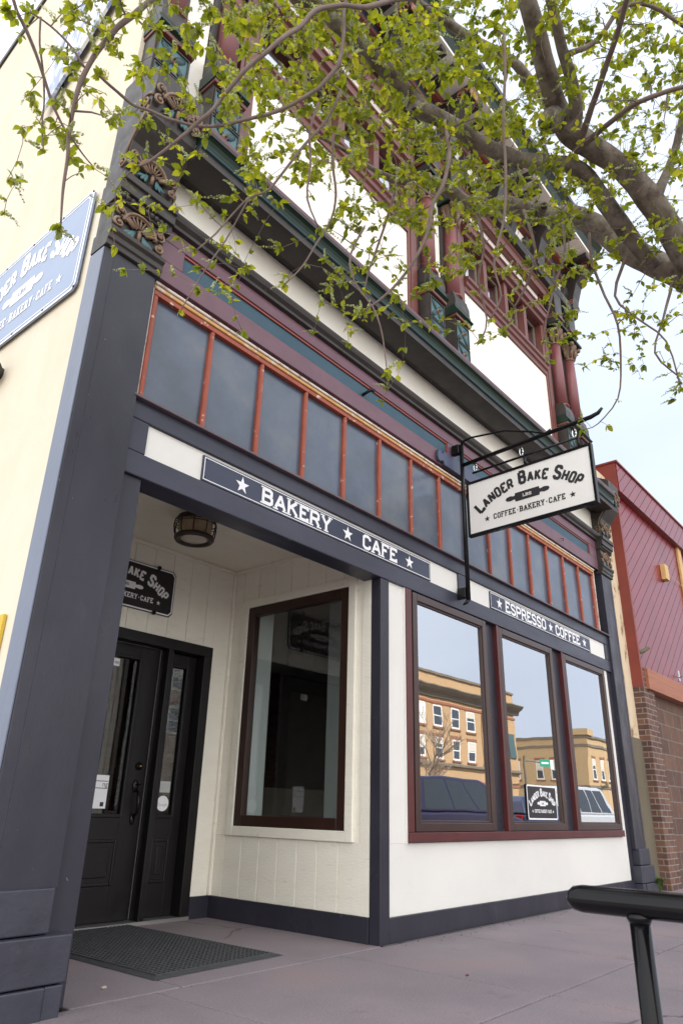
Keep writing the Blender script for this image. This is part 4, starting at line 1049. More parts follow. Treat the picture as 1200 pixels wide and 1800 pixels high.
# ------------------------------------------------------------------ signs on the shop front
def board_sign(name, x0, x1, items, label):
    t = thing(name, label, 'sign', ((x0 + x1) / 2, YF + 0.017, 2.677))
    MB().box(x0, x1, YF + 0.006, YF + 0.017, 2.682, 2.856).build('sign_board', M['navy'], t, bevel=0.002)
    bd = Board((x0, YF + 0.006, 2.682), (1, 0, 0), (0, 0, 1), (0, -1, 0)); W, H = x1 - x0, 0.174
    ink = MB()
    outline(ink, bd, 0.014, W - 0.014, 0.013, H - 0.013, 0.006)
    for it in items:
        if it[0] == '*': star(ink, bd, it[1] - x0, H * 0.49, 0.062, 0.0022)
        else: text_line(ink, bd, it[0], it[1] - x0, 0.025, 0.124, 0.20, True, fit=it[2] - it[1], gap=0.11)
    ink.keep = True; ink.build('lettering', M['letter'], t)
    sc = MB()
    for a in (0.025, W * .33, W * .66, W - 0.025):
        for b in (0.025, H - 0.025): sc.lathe([(0.006, 0), (0.005, -0.003)], tuple(bd.p(a, b)), 8, 'y')
    sc.build('screw', M['black'], t)
    return t
board_sign('sign', 2.440, 5.020, [('*', 2.775), ('BAKERY', 2.955, 3.672), ('*', 3.868), ('CAFE', 4.053, 4.514), ('*', 4.694)], 'long navy sign reading BAKERY CAFE above the recessed entrance')
board_sign('sign', 6.092, 8.620, [('*', 6.278), ('ESPRESSO', 6.405, 7.352), ('*', 7.476), ('COFFEE', 7.604, 8.293), ('*', 8.428)], 'long navy sign reading ESPRESSO COFFEE above the three shop windows')

# black enamel sign over the door
t = thing('sign', 'black metal sign with rolling pin over the entrance door, partly hidden by the pilaster', 'sign', (3.14, YB, 2.3))
c = 0.03
pts = [(2.60 + c, 2.30), (3.592 - c, 2.30), (3.592, 2.30 + c), (3.592, 2.70 - c), (3.592 - c, 2.70), (2.60 + c, 2.70), (2.60, 2.70 - c), (2.60, 2.30 + c)]
MB().prism(pts, 'y', YB - 0.018, YB - 0.006).build('sign_board', M['blacksign'], t)
bd = Board((2.60, YB - 0.018, 2.30), (1, 0, 0), (0, 0, 1), (0, -1, 0))
k = MB(); outline(k, bd, 0.012, 0.98, 0.012, 0.388, 0.012, c=0.03); k.keep = True; k.build('white_border', M['letter'], t)
shop_logo(t, bd, 0.992, 0.40, M['letter'], M['blacksign'], scale=1.12)
k = MB()
for a in (0.22, 0.80):
    for b in (0.004, 0.396): k.lathe([(0.018, -0.004), (0.018, -0.018), (0.010, -0.024)], tuple(bd.p(a, b)), 12, 'y')
k.build('mounting_knob', M['black'], t)

# sign in the middle shop window
t = thing('sign', 'small square dark sign with the bakery emblem standing inside the middle window', 'sign', (6.93, YF + 0.05, 0.76))
MB().box(6.61, 7.262, YF + 0.022, YF + 0.028, 0.775, 1.085).build('sign_board', M['blackvinyl'], t)
bd = Board((6.61, YF + 0.022, 0.775), (1, 0, 0), (0, 0, 1), (0, -1, 0))
k = MB(); outline(k, bd, 0.008, 0.644, 0.008, 0.302, 0.014, c=0.012); k.keep = True; k.build('white_border', M['letter'], t)
shop_logo(t, bd, 0.652, 0.31, M['letter'], M['blackvinyl'])

# ------------------------------------------------------------------ hanging sign and its bracket
P0 = Vector((5.472, 3.105, 0)); yaw = -0.066
ax = Vector((math.sin(yaw), -math.cos(yaw), 0))              # direction away from the wall
nrm = Vector((-math.cos(yaw), -math.sin(yaw), 0))
br = thing('sign_bracket', 'black steel bracket with long arm bolted to the front above the shop windows', 'bracket', (5.55, YF, 2.6))
k = MB(); k.tube([P0 + Vector((0.0, 0, 2.60)), P0 + Vector((0, 0, 4.19))], 0.021, 12)
k.build('pole', M['black'], br, smooth=True)
k = MB(); a0 = P0 + Vector((0, 0, 3.965))
k.tube([a0 - ax * 0.01, a0 + ax * 1.33 + Vector((0, 0, 0.03)), a0 + ax * 1.40 + Vector((0, 0, 0.045)), a0 + ax * 1.44 + Vector((0, 0, 0.08))], [0.020, 0.020, 0.018, 0.012], 10)
k.build('arm', M['black'], br, smooth=True)
k = MB(); s0 = P0 + Vector((0, 0, 4.19))
k.tube([s0, s0 + ax * 0.03 + Vector((0, 0, 0.035)), s0 + ax * 0.12 + Vector((0, 0, 0.045)), s0 + ax * 0.50 + Vector((0, 0, -0.02)), s0 + ax * 0.78 + Vector((0, 0, -0.135)), s0 + ax * 0.90 + Vector((0, 0, -0.195)), s0 + ax * 0.955 + Vector((0, 0, -0.17))], [0.013, 0.012, 0.010, 0.010, 0.010, 0.009, 0.007], 8)
k.build('stay', M['black'], br, smooth=True)
k = MB(); k.box(P0.x - 0.03, P0.x + 0.03, P0.y + 0.015, YF - 0.006, 4.10, 4.20)
k.box(P0.x - 0.025, P0.x + 0.025, P0.y + 0.015, YF - 0.001, 2.62, 2.72); k.build('wall_clamp', M['black'], br, bevel=0.006)
k = MB()
pl = [(-0.40, .02), (-.385, .055), (-.35, .06), (-.325, .04), (-.30, .045), (-.285, .075), (.285, .075), (.30, .045), (.325, .04), (.35, .06), (.385, .055), (.40, .02)]
pl = pl + [(a, -b) for a, b in pl[::-1]]
k.prism([(5.55 + a, 3.985 + b) for a, b in pl], 'y', YF - 0.034, YF - 0.001)
k.build('mounting_plate', mat('blue_slate_plate_paint', (0.045, 0.055, 0.105), 0.4), br, bevel=0.004)
k = MB(); k.tube([P0 + ax * -0.0 + Vector((0, 0, 2.60)), P0 + Vector((-0.01, 0.02, 2.575)), P0 + Vector((-0.03, 0.04, 2.555))], [0.018, 0.016, 0.006], 8)
k.build('pole_foot', M['black'], br, smooth=True)

hs = thing('hanging_sign', 'white double sided hanging sign in a black frame on the projecting bracket', 'sign', tuple(P0 + ax * 0.05 + Vector((0, 0, 3.22))))
W, H = 1.262, 0.557
o0 = P0 + ax * 0.047 + Vector((0.0, 0, 3.192))
def slab(mb, u0, u1, v0, v1, h):
    b = len(mb.v)
    for (u, v) in ((u0, v0), (u1, v0), (u1, v1), (u0, v1)):
        for s in (-1, 1): mb.v.append(tuple(o0 + ax * u + Vector((0, 0, v)) + nrm * h * s))
    for q in ((0, 2, 4, 6), (1, 7, 5, 3), (0, 1, 3, 2), (2, 3, 5, 4), (4, 5, 7, 6), (6, 7, 1, 0)): mb.f.append(tuple(b + i for i in q))
k = MB(); f = 0.024
slab(k, 0, f, 0, H, 0.024); slab(k, W - f, W, 0, H, 0.024); slab(k, f, W - f, 0, f, 0.0237); slab(k, f, W - f, H - f, H, 0.0237)
k.build('sign_frame', M['black'], hs, bevel=0.003)
k = MB(); slab(k, f, W - f, f, H - f, 0.014); k.build('sign_panel', M['signwhite'], hs)
bd = Board(o0 + nrm * 0.014 + ax * 0.02 + Vector((0, 0, 0.0)), ax, (0, 0, 1), nrm)
shop_logo(hs, bd, W - 0.04, H, M['blackvinyl'], M['signwhite'])
bd2 = Board(o0 - nrm * 0.014 + ax * (W - 0.02), -ax, (0, 0, 1), -nrm)
shop_logo(hs, bd2, W - 0.04, H, M['blackvinyl'], M['signwhite'])
k = MB(); k.tube([o0 + ax * 0.07 + Vector((0, 0, H + 0.095)), o0 + ax * 1.14 + Vector((0, 0, H + 0.095))], 0.011, 8)
k.tube([o0 + ax * 0.63 + Vector((0, 0, H + 0.095)), o0 + ax * 0.63 + Vector((0, 0, H - 0.01))], 0.014, 8)
k.tube([o0 + ax * 1.15 + Vector((0, 0, H + 0.115)), o0 + ax * 1.15 + Vector((0, 0, H - 0.01))], 0.010, 8)
k.build('hanger_rod', M['black'], hs, smooth=True)
k = MB()
for u in (0.10, 0.60, 1.12):
    c_ = o0 + ax * u + Vector((0, 0, H + 0.145))
    k.tube([c_ + (ax * math.cos(a) * 0.016 + Vector((0, 0, math.sin(a) * 0.042))) for a in [i * 2 * math.pi / 14 for i in range(15)]], 0.0055, 6, cap=False)
    k.tube([c_ + ax * 0.014 + Vector((0, 0, 0.02)), c_ + ax * 0.018 + Vector((0, 0, -0.02))], 0.008, 6)
k.build('snap_hook', M['chrome'], hs, smooth=True)
k = MB()
for u in (0.10, 0.60, 1.12):
    c_ = o0 + ax * u + Vector((0, 0, H + 0.20)); k.tube([c_ + Vector((0, 0, 0.03)), c_ + Vector((0, 0, -0.03))], 0.010, 6)
k.build('eye_bolt', M['black'], hs, smooth=True)

# ------------------------------------------------------------------ signs and fittings on the side wall
xw = 1.568
t = thing('sign', 'navy shop sign painted paler for sky sheen, with white border, lower one on the cream side wall', 'sign', (xw, 4.26, 3.70))
pts = _ch(3.475, 3.705, 5.06, 4.525, 0.035)
MB().prism(pts, 'x', xw - 0.030, xw - 0.018).build('sign_board', M['navy_sky_sheen'], t)
bd = Board((xw - 0.030, 5.06, 3.705), (0, -1, 0), (0, 0, 1), (-1, 0, 0))
k = MB(); outline(k, bd, 0.010, 1.575, 0.010, 0.81, 0.016, c=0.035); outline(k, bd, 0.040, 1.545, 0.040, 0.78, 0.010, c=0.03); k.keep = True; k.build('white_border', M['letter'], t)
shop_logo(t, bd, 1.585, 0.82, M['letter'], M['navy_sky_sheen'])
k = MB()
for a in (0.02, 0.4, 0.8, 1.2, 1.565):
    for b in (0.02, 0.80): k.lathe([(0.009, 0.0), (0.007, -0.005)], tuple(bd.p(a, b)), 8, 'x')
k.build('screw', M['black'], t)
t = thing('sign', 'sign with painted blue and white reflection streaks mounted aslant high on the side wall', 'sign', (xw, 4.3, 6.2))
MB().prism([(4.73, 6.22), (4.90, 7.35), (3.55, 8.25), (3.55, 7.00)], 'x', xw - 0.07, xw - 0.045).build('sign_board', mat('reflection_streak_paint', (0.72, 0.74, 0.80), 0.35, (0.25, 0.32, 0.52), 3.2, (0.50, 0.56), stretch=(1, 2.2, 0.7)), t)  # reflections on the glossy board painted as white and blue noise streaks
k = MB()
for y, z in ((4.6, 6.5), (4.7, 7.1), (3.7, 7.1), (3.7, 7.9)): k.box(xw - 0.044, xw - 0.002, y - 0.02, y + 0.02, z - 0.02, z + 0.02)
k.build('standoff', M['black'], t)
k = MB()
bd = Board((xw - 0.0705, 4.73, 6.22), (0, -1, 0.66), (0, 0, 1), (-1, 0, 0))
t = thing('floodlight', 'dark grey floodlight fixed to the cream side wall', 'lamp', (xw, 4.27, 3.42))
k = MB(); k.lathe([(0.045, 0), (0.045, -0.04), (0.03, -0.045)], (xw, 4.36, 3.46), 14, 'x'); k.build('wall_plate', M['soffit'], t)
k = MB(); k.tube([(xw - 0.04, 4.36, 3.46), (xw - 0.09, 4.35, 3.45), (xw - 0.10, 4.33, 3.44)], 0.016, 8); k.build('arm', M['soffit'], t)
k = MB(); k.tube([(xw - 0.10, 4.42, 3.47), (xw - 0.10, 4.30, 3.43), (xw - 0.10, 4.26, 3.42)], [0.055, 0.062, 0.066], 14); k.build('housing', M['soffit'], t)
k = MB(); k.tube([(xw - 0.10, 4.259, 3.42), (xw - 0.10, 4.255, 3.419)], [0.055, 0.055], 14); k.build('lens', M['carglass'], t)
t = thing('sign', 'small plain yellow sign low on the side wall beside the pilaster', 'sign', (xw, 3.6, 1.4))
MB().box(xw - 0.02, xw - 0.004, 3.50, 3.95, 1.46, 1.68).build('sign_board', M['yellow'], t)
t = thing('conduit_box', 'small grey metal outlet box low on the side wall', 'outlet box', (xw, 3.55, 1.3))
k = MB(); k.box(xw - 0.05, xw - 0.001, 3.49, 3.60, 1.26, 1.40); k.build('box_body', M['chrome'], t, bevel=0.008)
k = MB(); k.tube([(xw - 0.02, 3.545, 1.26), (xw - 0.02, 3.545, 0.02)], 0.011, 8); k.build('pipe', M['chrome'], t)

# ------------------------------------------------------------------ ceiling lamp of the entrance
lx, ly, lz = 3.055, 4.03, ZC
t = thing('ceiling_lamp', 'round bronze cage lamp with ribbed amber glass on the entrance ceiling', 'lamp', (lx, ly, lz))
MB().lathe([(r_ * 0.84, h_ * 0.92) for r_, h_ in [(0.075, 0.0), (0.085, -0.02), (0.09, -0.05), (0.13, -0.065), (0.165, -0.075), (0.165, -0.095), (0.15, -0.10)]], (lx, ly, lz), 28).build('canopy', M['lampbrown'], t, smooth=True)
pr = [(0.145, -0.101)]
for i in range(7): pr += [(0.150 + 0.004 * math.sin(i), -0.108 - i * 0.022), (0.142, -0.118 - i * 0.022)]
pr += [(0.13, -0.262)]
MB().lathe([(r_ * 0.84, h_ * 0.92) for r_, h_ in pr], (lx, ly, lz), 28).build('glass_shade', M['amber_glass'], t, smooth=True)
k = MB(); k.lathe([(r_ * 0.84, h_ * 0.92) for r_, h_ in [(0.128, -0.245), (0.128, -0.268), (0.165, -0.280), (0.178, -0.262), (0.178, -0.245), (0.165, -0.235)]], (lx, ly, lz), 28); k.build('bottom_ring', M['lampbrown'], t, smooth=True)
MB().lathe([(r_ * 0.84, h_ * 0.92) for r_, h_ in [(0.127, -0.258), (0.10, -0.268), (0.05, -0.272)]], (lx, ly, lz), 28).build('lens', mat('frosted_lens', (0.50, 0.45, 0.36), 0.3), t, smooth=True)
k = MB()
for i in range(10):
    a = i * 2 * math.pi / 10 + 0.2; ca, sa = math.cos(a), math.sin(a)
    k.tube([(lx + .84 * r * ca, ly + .84 * r * sa, lz + .92 * z) for r, z in ((0.160, -0.085), (0.182, -0.11), (0.19, -0.165), (0.182, -0.22), (0.172, -0.25))], 0.005, 6)
for z, r in ((-0.125, 0.184), (-0.145, 0.188)):
    k.tube([(lx + .84 * r * math.cos(a), ly + .84 * r * math.sin(a), lz + .92 * z) for a in [i * 2 * math.pi / 28 for i in range(29)]], 0.004, 6, cap=False)
k.build('cage', M['lampbrown'], t, smooth=True)

# ------------------------------------------------------------------ mat, door stickers
def mat_thing():
    t = thing('doormat', 'black rubber waffle doormat lying in front of the entrance door', 'doormat', (3.16, 4.23, 0))
    t.rotation_euler.z = 0.0
    u = Vector((0.998, 0.03, 0)); v = Vector((-0.11 + 0.10, 0.9995, 0)); o = Vector((2.635, 3.395, 0.0))
    q = lambda a, b, z: o + u * a + v * b + Vector((0, 0, z))
    Wm, Lm = 0.97, 1.66
    m_ = MB(); b = 0
    base = [(0, 0), (Wm, 0), (Wm, Lm), (0, Lm)]
    m_.v += [tuple(q(a, c, 0.002)) for a, c in base] + [tuple(q(a + (0.03 if a == 0 else -0.03), c + (0.03 if c == 0 else -0.03), 0.010)) for a, c in base]
    m_.f += [(3, 2, 1, 0), (4, 5, 6, 7), (0, 1, 5, 4), (1, 2, 6, 5), (2, 3, 7, 6), (3, 0, 4, 7)]
    m_.build('border', M['rubber'], t)
    r_ = MB(); st = 0.034
    def bar(p0, p1, w, h):
        d = (p1 - p0).normalized(); s = Vector((-d.y, d.x, 0)) * w / 2
        bb = len(r_.v); z0, z1 = Vector((0, 0, 0.008)), Vector((0, 0, h))
        for p in (p0, p1):
            for sg in (-1, 1): r_.v.append(tuple(p + s * sg + z0)); r_.v.append(tuple(p + s * sg * 0.7 + z1))
        for f_ in ((1, 3, 7, 5), (0, 1, 5, 4), (2, 6, 7, 3), (0, 2, 3, 1), (4, 5, 7, 6)): r_.f.append(tuple(bb + i for i in f_))
    n1 = int((Wm - 0.10) / st); n2 = int((Lm - 0.10) / st)
    for i in range(n1 + 1): bar(q(0.05 + i * st, 0.05, 0), q(0.05 + i * st, Lm - 0.05, 0), 0.009, 0.0165)
    for j in range(n2 + 1): bar(q(0.05, 0.05 + j * st, 0), q(Wm - 0.05, 0.05 + j * st, 0), 0.009, 0.0160)
    r_.build('waffle', M['rubber'], t)
    return t
mat_thing()
def text_obj(s, size, loc, name, material, parent):
    cu = bpy.data.curves.new(name, 'FONT'); cu.body = s; cu.size = size; cu.align_x = 'CENTER'; cu.align_y = 'CENTER'
    tmp = bpy.data.objects.new('tmp', cu); C.objects.link(tmp)
    dg = bpy.context.evaluated_depsgraph_get(); me = bpy.data.meshes.new_from_object(tmp.evaluated_get(dg)); 
    bpy.data.objects.remove(tmp)
    me.name = name; me.transform(Matrix.Translation(loc) @ Matrix.Rotation(R(90), 4, 'X'))
    me.materials.clear(); me.materials.append(material)
    o = bpy.data.objects.new(name, me); C.objects.link(o); o.parent = parent; o.location = -parent_world(parent)
    return o
yg = YD + 0.0165
t = thing('sticker', 'round white review sticker low on the sidelight glass', 'sticker', (3.825, yg, 0.83))
MB().lathe([(0.058, 0.0), (0.058, -0.002)], (3.815, yg, 0.832), 24, 'y').build('disc', M['letter'], t)
text_obj('Google', 0.034, (3.815, yg - 0.0025, 0.822), 'lettering', M['lettergrey'], t)
t = thing('sticker', 'small pale sticker above the round one on the sidelight glass', 'sticker', (3.82, yg, 0.95))
MB().box(3.772, 3.872, yg - 0.002, yg, 0.915, 1.0).build('label', mat('pale_grey_label', (0.42, 0.45, 0.42), 0.5), t)
MB().box(3.785, 3.815, yg - 0.003, yg - 0.0021, 0.935, 0.985).box(3.825, 3.86, yg - 0.003, yg - 0.0021, 0.945, 0.955).box(3.825, 3.86, yg - 0.003, yg - 0.0021, 0.965, 0.975).build('print', M['lettergrey'], t)
t = thing('notice', 'white printed notice low on the door glass', 'notice', (3.2, yg, 0.79))
MB().box(3.13, 3.29, yg - 0.002, yg, 0.785, 1.02).build('paper', M['letter'], t)
k = MB()
for z0, z1 in ((0.975, 0.98), (0.925, 0.93)): k.box(3.135, 3.285, yg - 0.003, yg - 0.0021, z0, z1)
k.box(3.24, 3.27, yg - 0.003, yg - 0.0021, 0.80, 0.83); k.build('print', M['blackvinyl'], t)
text_obj('ng', 0.05, (3.262, yg - 0.003, 0.955), 'lettering', M['blackvinyl'], t)
t = thing('notice', 'tiny white label high on the door glass', 'notice', (3.19, yg, 1.86))
MB().box(3.13, 3.235, yg - 0.002, yg, 1.845, 1.905).build('paper', M['letter'], t)
MB().box(3.19, 3.228, yg - 0.003, yg - 0.0021, 1.862, 1.882).build('print', M['lettergrey'], t)

# ------------------------------------------------------------------ hand rail in the foreground
t = thing('handrail', 'black glossy pipe handrail on a post at the edge of the pavement', 'handrail', (1.10, 0.39, 0))
k = MB()
k.tube([(1.10, 0.485, 0.711), (1.10, 0.482, 0.711), (1.10, 0.475, 0.711), (1.10, 0.462, 0.711), (1.10, -2.0, 0.711), (1.10, -2.02, 0.70)], [0.004, 0.010, 0.0155, 0.0178, 0.0178, 0.014], 24)
k.build('rail', M['railblack'], t, smooth=True)
for y in (0.386, -0.9):
    q = MB(); q.tube([(1.10, y, 0.0), (1.10, y, 0.70)], 0.0135, 20); po = q.build('post', M['railblack'], t, smooth=True)
    q = MB(); q.tube([(1.10, y, 0.688), (1.10, y, 0.693), (1.10, y, 0.699)], [0.014, 0.0165, 0.017], 16); q.build('weld', M['railblack'], po, smooth=True)
    q = MB(); q.lathe([(0.05, 0.0), (0.05, 0.006), (0.02, 0.012)], (1.10, y, 0), 16); q.build('foot_flange', M['railblack'], po)

# ------------------------------------------------------------------ neighbour: brick pier, timber beam, red diagonal planks
N = thing('neighbouring_shop', 'neighbouring shop with glossy red diagonal planks above a brown brick front', 'building', (12.5, 3.1, 0))
MB().box(9.612, 10.02, 3.215, 3.6, 1.775, 5.62).build('stucco_strip', mat('patched_cream_stucco', (0.62, 0.50, 0.35), 0.9, (0.50, 0.36, 0.20), 5, (0.5, 0.75), bump=1.0, bscale=14, dirt=(0.20, 0.11, 0.06), dscale=5, drange=(0.56, 0.62), stretch=(1, 1, 0.5)), N)
MB().box(9.612, 10.02, 3.19, 3.6, -0.1, 1.774).build('concrete_block', M['concrete'], N, bevel=0.01)
MB().box(10.0, 10.44, 3.075, 3.9, -0.1, 2.72).build('brick_pier', M['brick_brown'], N, bevel=0.004)
MB().box(10.441, 22.0, 3.16, 3.5, -0.1, 2.43).build('block_infill', M['brick_infill'], N)
bm_ = MB().box(10.14, 22.0, 3.03, 3.40, 2.431, 2.715); bm_.build('timber_beam', M['fir'], N, bevel=0.006)
MB().box(10.053, 22.0, 3.138, 3.6, 2.716, 5.349).build('siding_backing', M['black_gap'], N)
def clip_poly(poly, a, b, c):
    out = []
    for i in range(len(poly)):
        p, q = poly[i], poly[(i + 1) % len(poly)]
        dp, dq = a * p[0] + b * p[1] - c, a * q[0] + b * q[1] - c
        if dp <= 0: out.append(p)
        if dp * dq < 0:
            s_ = dp / (dp - dq); out.append((p[0] + (q[0] - p[0]) * s_, p[1] + (q[1] - p[1]) * s_))
    return out
def diagonal_planks(x0, x1, z0, z1, y, step, ang, th):
    mb = MB(); d = (math.cos(ang), math.sin(ang)); n_ = (-d[1], d[0])
    vals = [n_[0] * x + n_[1] * z for x in (x0, x1) for z in (z0, z1)]
    k_ = math.floor(min(vals) / step)
    while k_ * step < max(vals):
        a, b = k_ * step + 0.004, (k_ + 1) * step - 0.004
        pl = [(x0, z0), (x1, z0), (x1, z1), (x0, z1)]
        pl = clip_poly(pl, -n_[0], -n_[1], -a)
        if pl: pl = clip_poly(pl, n_[0], n_[1], b)
        if len(pl) > 2: mb.prism(pl, 'y', y, y + th)
        k_ += 1
    return mb
diagonal_planks(10.055, 20.0, 2.717, 5.349, 3.115, 0.155, R(38), 0.022).build('plank_siding', M['redsiding'], N, bevel=0.003)
MB().box(9.992, 10.052, 3.070, 3.30, 2.45, 5.349).build('corner_trim', M['redtrim'], N, bevel=0.003)
MB().box(10.02, 20.0, 3.04, 3.6, 5.35, 5.83).build('parapet_box', M['redtrim'], N, bevel=0.004)
diagonal_planks(10.03, 20.0, 5.352, 5.828, 3.022, 0.155, R(38), 0.017).build('parapet_planks', M['redsiding'], N, bevel=0.003)
MB().box(10.0, 20.0, 3.0, 3.62, 5.831, 5.86).build('parapet_cap', M['redtrim'], N)
MB().box(13.05, 13.24, 3.075, 3.113, 2.72, 5.349).build('pine_batten', M['pine'], N, bevel=0.003)
MB().box(11.86, 12.04, 3.03, 3.113, 4.44, 4.70).build('pine_block', M['pine'], N, bevel=0.006)
k = MB(); k.tube([(12.04, 3.06, 4.58), (12.5, 3.07, 4.585), (13.05, 3.08, 4.60), (14, 3.09, 4.62)], 0.004, 6); k.build('cable', M['chrome'], N)
k = MB(); k.tube([(10.10, 3.10, 2.93), (10.16, 3.06, 2.95), (10.30, 3.02, 3.02)], [0.03, 0.028, 0.025], 8); k.build('bracket_stub', M['concrete'], N)
k = MB(); k.tube([(11.95, 3.11, 2.86), (11.95, 3.02, 2.90), (12.10, 3.0, 2.92)], [0.02, 0.02, 0.018], 8); k.box(11.92, 11.98, 3.105, 3.114, 2.80, 2.96); k.build('faucet_hook', M['chrome'], N)

# weed and pebbles
def weed(x, y, n, h, label):
    k = MB(); rnd = random.Random(5)
    for i in range(n):
        a = rnd.uniform(0, 6.28); r0 = rnd.uniform(0, 0.07); l = rnd.uniform(0.4, 1) * h; s_ = Vector((math.cos(a), math.sin(a) * 0.6 - 0.3, 0))
        p = Vector((x, y, 0)) + s_ * r0; w_ = Vector((-s_.y, s_.x, 0)).normalized() * rnd.uniform(0.006, 0.013)
        p1 = p + s_ * l * 0.3 + Vector((0, 0, l * 0.7)); p2 = p + s_ * l * 0.8 + Vector((0, 0, l * 0.85))
        b = len(k.v); k.v += [tuple(q) for q in (p - w_ * .4, p + w_ * .4, p1 - w_, p1 + w_, p2)]
        k.f += [(b, b + 1, b + 3, b + 2), (b + 2, b + 3, b + 4)]
    k.keep = True
    o = k.build('weed', M['weed'], None, org=(x, y, 0)); return tag(o, label, 'weed')
weed(9.70, 3.17, 160, 0.21, 'tuft of green weeds growing at the foot of the concrete wall')
def pebble(x, y, r, label, m_=None):
    k = MB(); k.ball((x, y, r * 0.45), r, 8, 1.3, 0.9, 0.55); return tag(k.build('pebble', m_ or M['pebble'], None, org=(x, y, 0), smooth=True), label, 'pebble')
pebble(2.36, 3.42, 0.014, 'small pale stone on the entrance floor near the pilaster')
leafm = mat('dry_leaf_brown', (0.12, 0.04, 0.03), 0.8)
pebble(3.93, 2.35, 0.010, 'tiny red brown crumb on the pavement before the corner post', leafm)

# ------------------------------------------------------------------ across the street (seen mirrored in the shop windows)
def far_window(parent, x0, x1, z0, z1, y, facing, blank=False):
    """facing 'y': front towards +y at plane y; 'x': front towards -x at plane y"""
    def bx(mb, a0, a1, d0, d1, c0, c1):
        if facing == 'y': mb.box(a0, a1, y + d0, y + d1, c0, c1)
        else: mb.box(y - d1, y - d0, a0, a1, c0, c1)
    f = MB(); t = 0.12
    bx(f, x0 + t, x1 - t, -0.1, 0.02, z0, z0 + t * 1.2); bx(f, x0 + t, x1 - t, -0.1, 0.02, z1 - t, z1)
    bx(f, x0, x0 + t, -0.1, 0.021, z0, z1); bx(f, x1 - t, x1, -0.1, 0.021, z0, z1)
    bx(f, x0 + t, x1 - t, -0.1, 0.015, (z0 + z1) / 2 - 0.04, (z0 + z1) / 2 + 0.04)
    fo = f.build('window', M['winwhite'], parent)
    l_ = MB(); bx(l_, x0 - 0.15, x1 + 0.15, -0.05, 0.035, z1 + 0.005, z1 + 0.26); bx(l_, x0 - 0.12, x1 + 0.12, -0.05, 0.10, z0 - 0.14, z0 - 0.005)
    l_.build('lintel_and_sill', M['farbrick'], fo)
    if not blank:
        h_ = random.choice((0.0, 0.3, 0.45, 0.6)); 
        if h_:
            l_ = MB(); bx(l_, x0 + t + .01, x1 - t - .01, -0.05, 0.008, z1 - t - h_ * (z1 - z0 - 2 * t), z1 - t - .005); l_.build('blind', M['farblind'], fo)
    g_ = MB(); bx(g_, x0 + t, x1 - t, -0.08, 0.002, z0 + t, z1 - t); g_.build('pane', M['winwhite'] if blank else M['dglass'], fo)
    return fo
YA = 2 * (YF + 0.037) - 30.0
b1 = thing('brick_building', 'orange brick three storey corner building with white sash windows and heavy cornice', 'building', (45, YA, 0))
MB().box(28, 60, YA - 14, YA, -0.1, 10.8).build('wall', M['brick_orange'], b1)
k = MB(); k.prism([(YA, 8.95), (YA + 0.15, 9.0), (YA + 0.2, 9.25), (YA + 0.55, 9.5), (YA + 0.7, 9.7), (YA + 0.7, 9.78), (YA, 9.85)], 'x', 27.9, 60.5)
k.build('cornice', M['stonegrey'], b1)
k = MB(); k.box(27.95, 60.1, YA - 14, YA + 0.12, 10.72, 10.9); k.build('parapet_coping', M['stonegrey'], b1)
k = MB(); k.prism([(YA, 3.95), (YA + 0.25, 4.05), (YA + 0.25, 4.2), (YA, 4.3)], 'x', 27.95, 60.2); k.build('belt_course', M['stonegrey'], b1)
k = MB(); 
for z in (2.95, 8.55): k.box(28, 60.05, YA, YA + 0.06, z, z + 0.18)
k.build('string_course', M['fir'], b1)
for i in range(12):
    x = 52.25 - i * 2.42 if i else 52.25
    for (z0, z1) in ((6.85, 8.45), (4.5, 6.05)):
        far_window(b1, x - 0.6, x + 0.6, z0, z1, YA, 'y', blank=(i == 3 and z0 > 6))
far_window(b1, 56.2, 57.4, 6.85, 8.45, YA, 'y'); far_window(b1, 56.2, 57.4, 4.5, 6.05, YA, 'y')
k = MB()
for i in range(9): k.box(30 + i * 3.2, 32.4 + i * 3.2, YA + 0.002, YA + 0.03, 0.4, 2.6)
k.build('shop_glazing', M['dglass'], b1)
for x in (32.6, 42.3, 54.0):
    MB().box(x, x + 0.55, YA + 0.0, YA + 0.09, 4.31, 8.54).build('brick_pier', M['brick_orange'], b1)
k = MB(); k.tube([(58.4, YA + 0.12, 0.0), (58.4, YA + 0.12, 8.9)], 0.07, 8); k.build('downpipe', M['stonegrey'], b1)
MB().box(58.7, 59.6, YA + 0.005, YA + 0.10, 5.3, 7.3).build('shutter_panel', M['poleteal'], b1)
b2 = thing('brick_building', 'lower tan brick corner building with flat roof across the side street', 'building', (84, YA, 0))
MB().box(76, 100, YA - 22, YA, -0.1, 8.6).build('wall', M['brick_tan'], b2)
k = MB(); k.box(75.85, 100, YA - 22, YA + 0.15, 8.45, 8.7); k.box(75.9, 100, YA - 22, YA + 0.10, 7.55, 7.8); k.box(75.92, 100, YA - 22, YA + 0.08, 3.5, 3.75); k.build('string_course', M['stonegrey'], b2)
MB().box(75.7, 77.2, YA - 1.2, YA + 0.3, 8.71, 9.35).build('corner_block', M['brick_tan'], b2)
for x in (77.4, 79.6, 82.0, 84.6, 87.2, 90, 93): far_window(b2, x - 0.55, x + 0.55, 4.3, 6.4, YA, 'y')
for d in (3.6, 5.4, 8.3, 11.5, 15, 18): far_window(b2, YA - d - 0.5, YA - d + 0.5, 4.3, 6.3, 76, 'x')

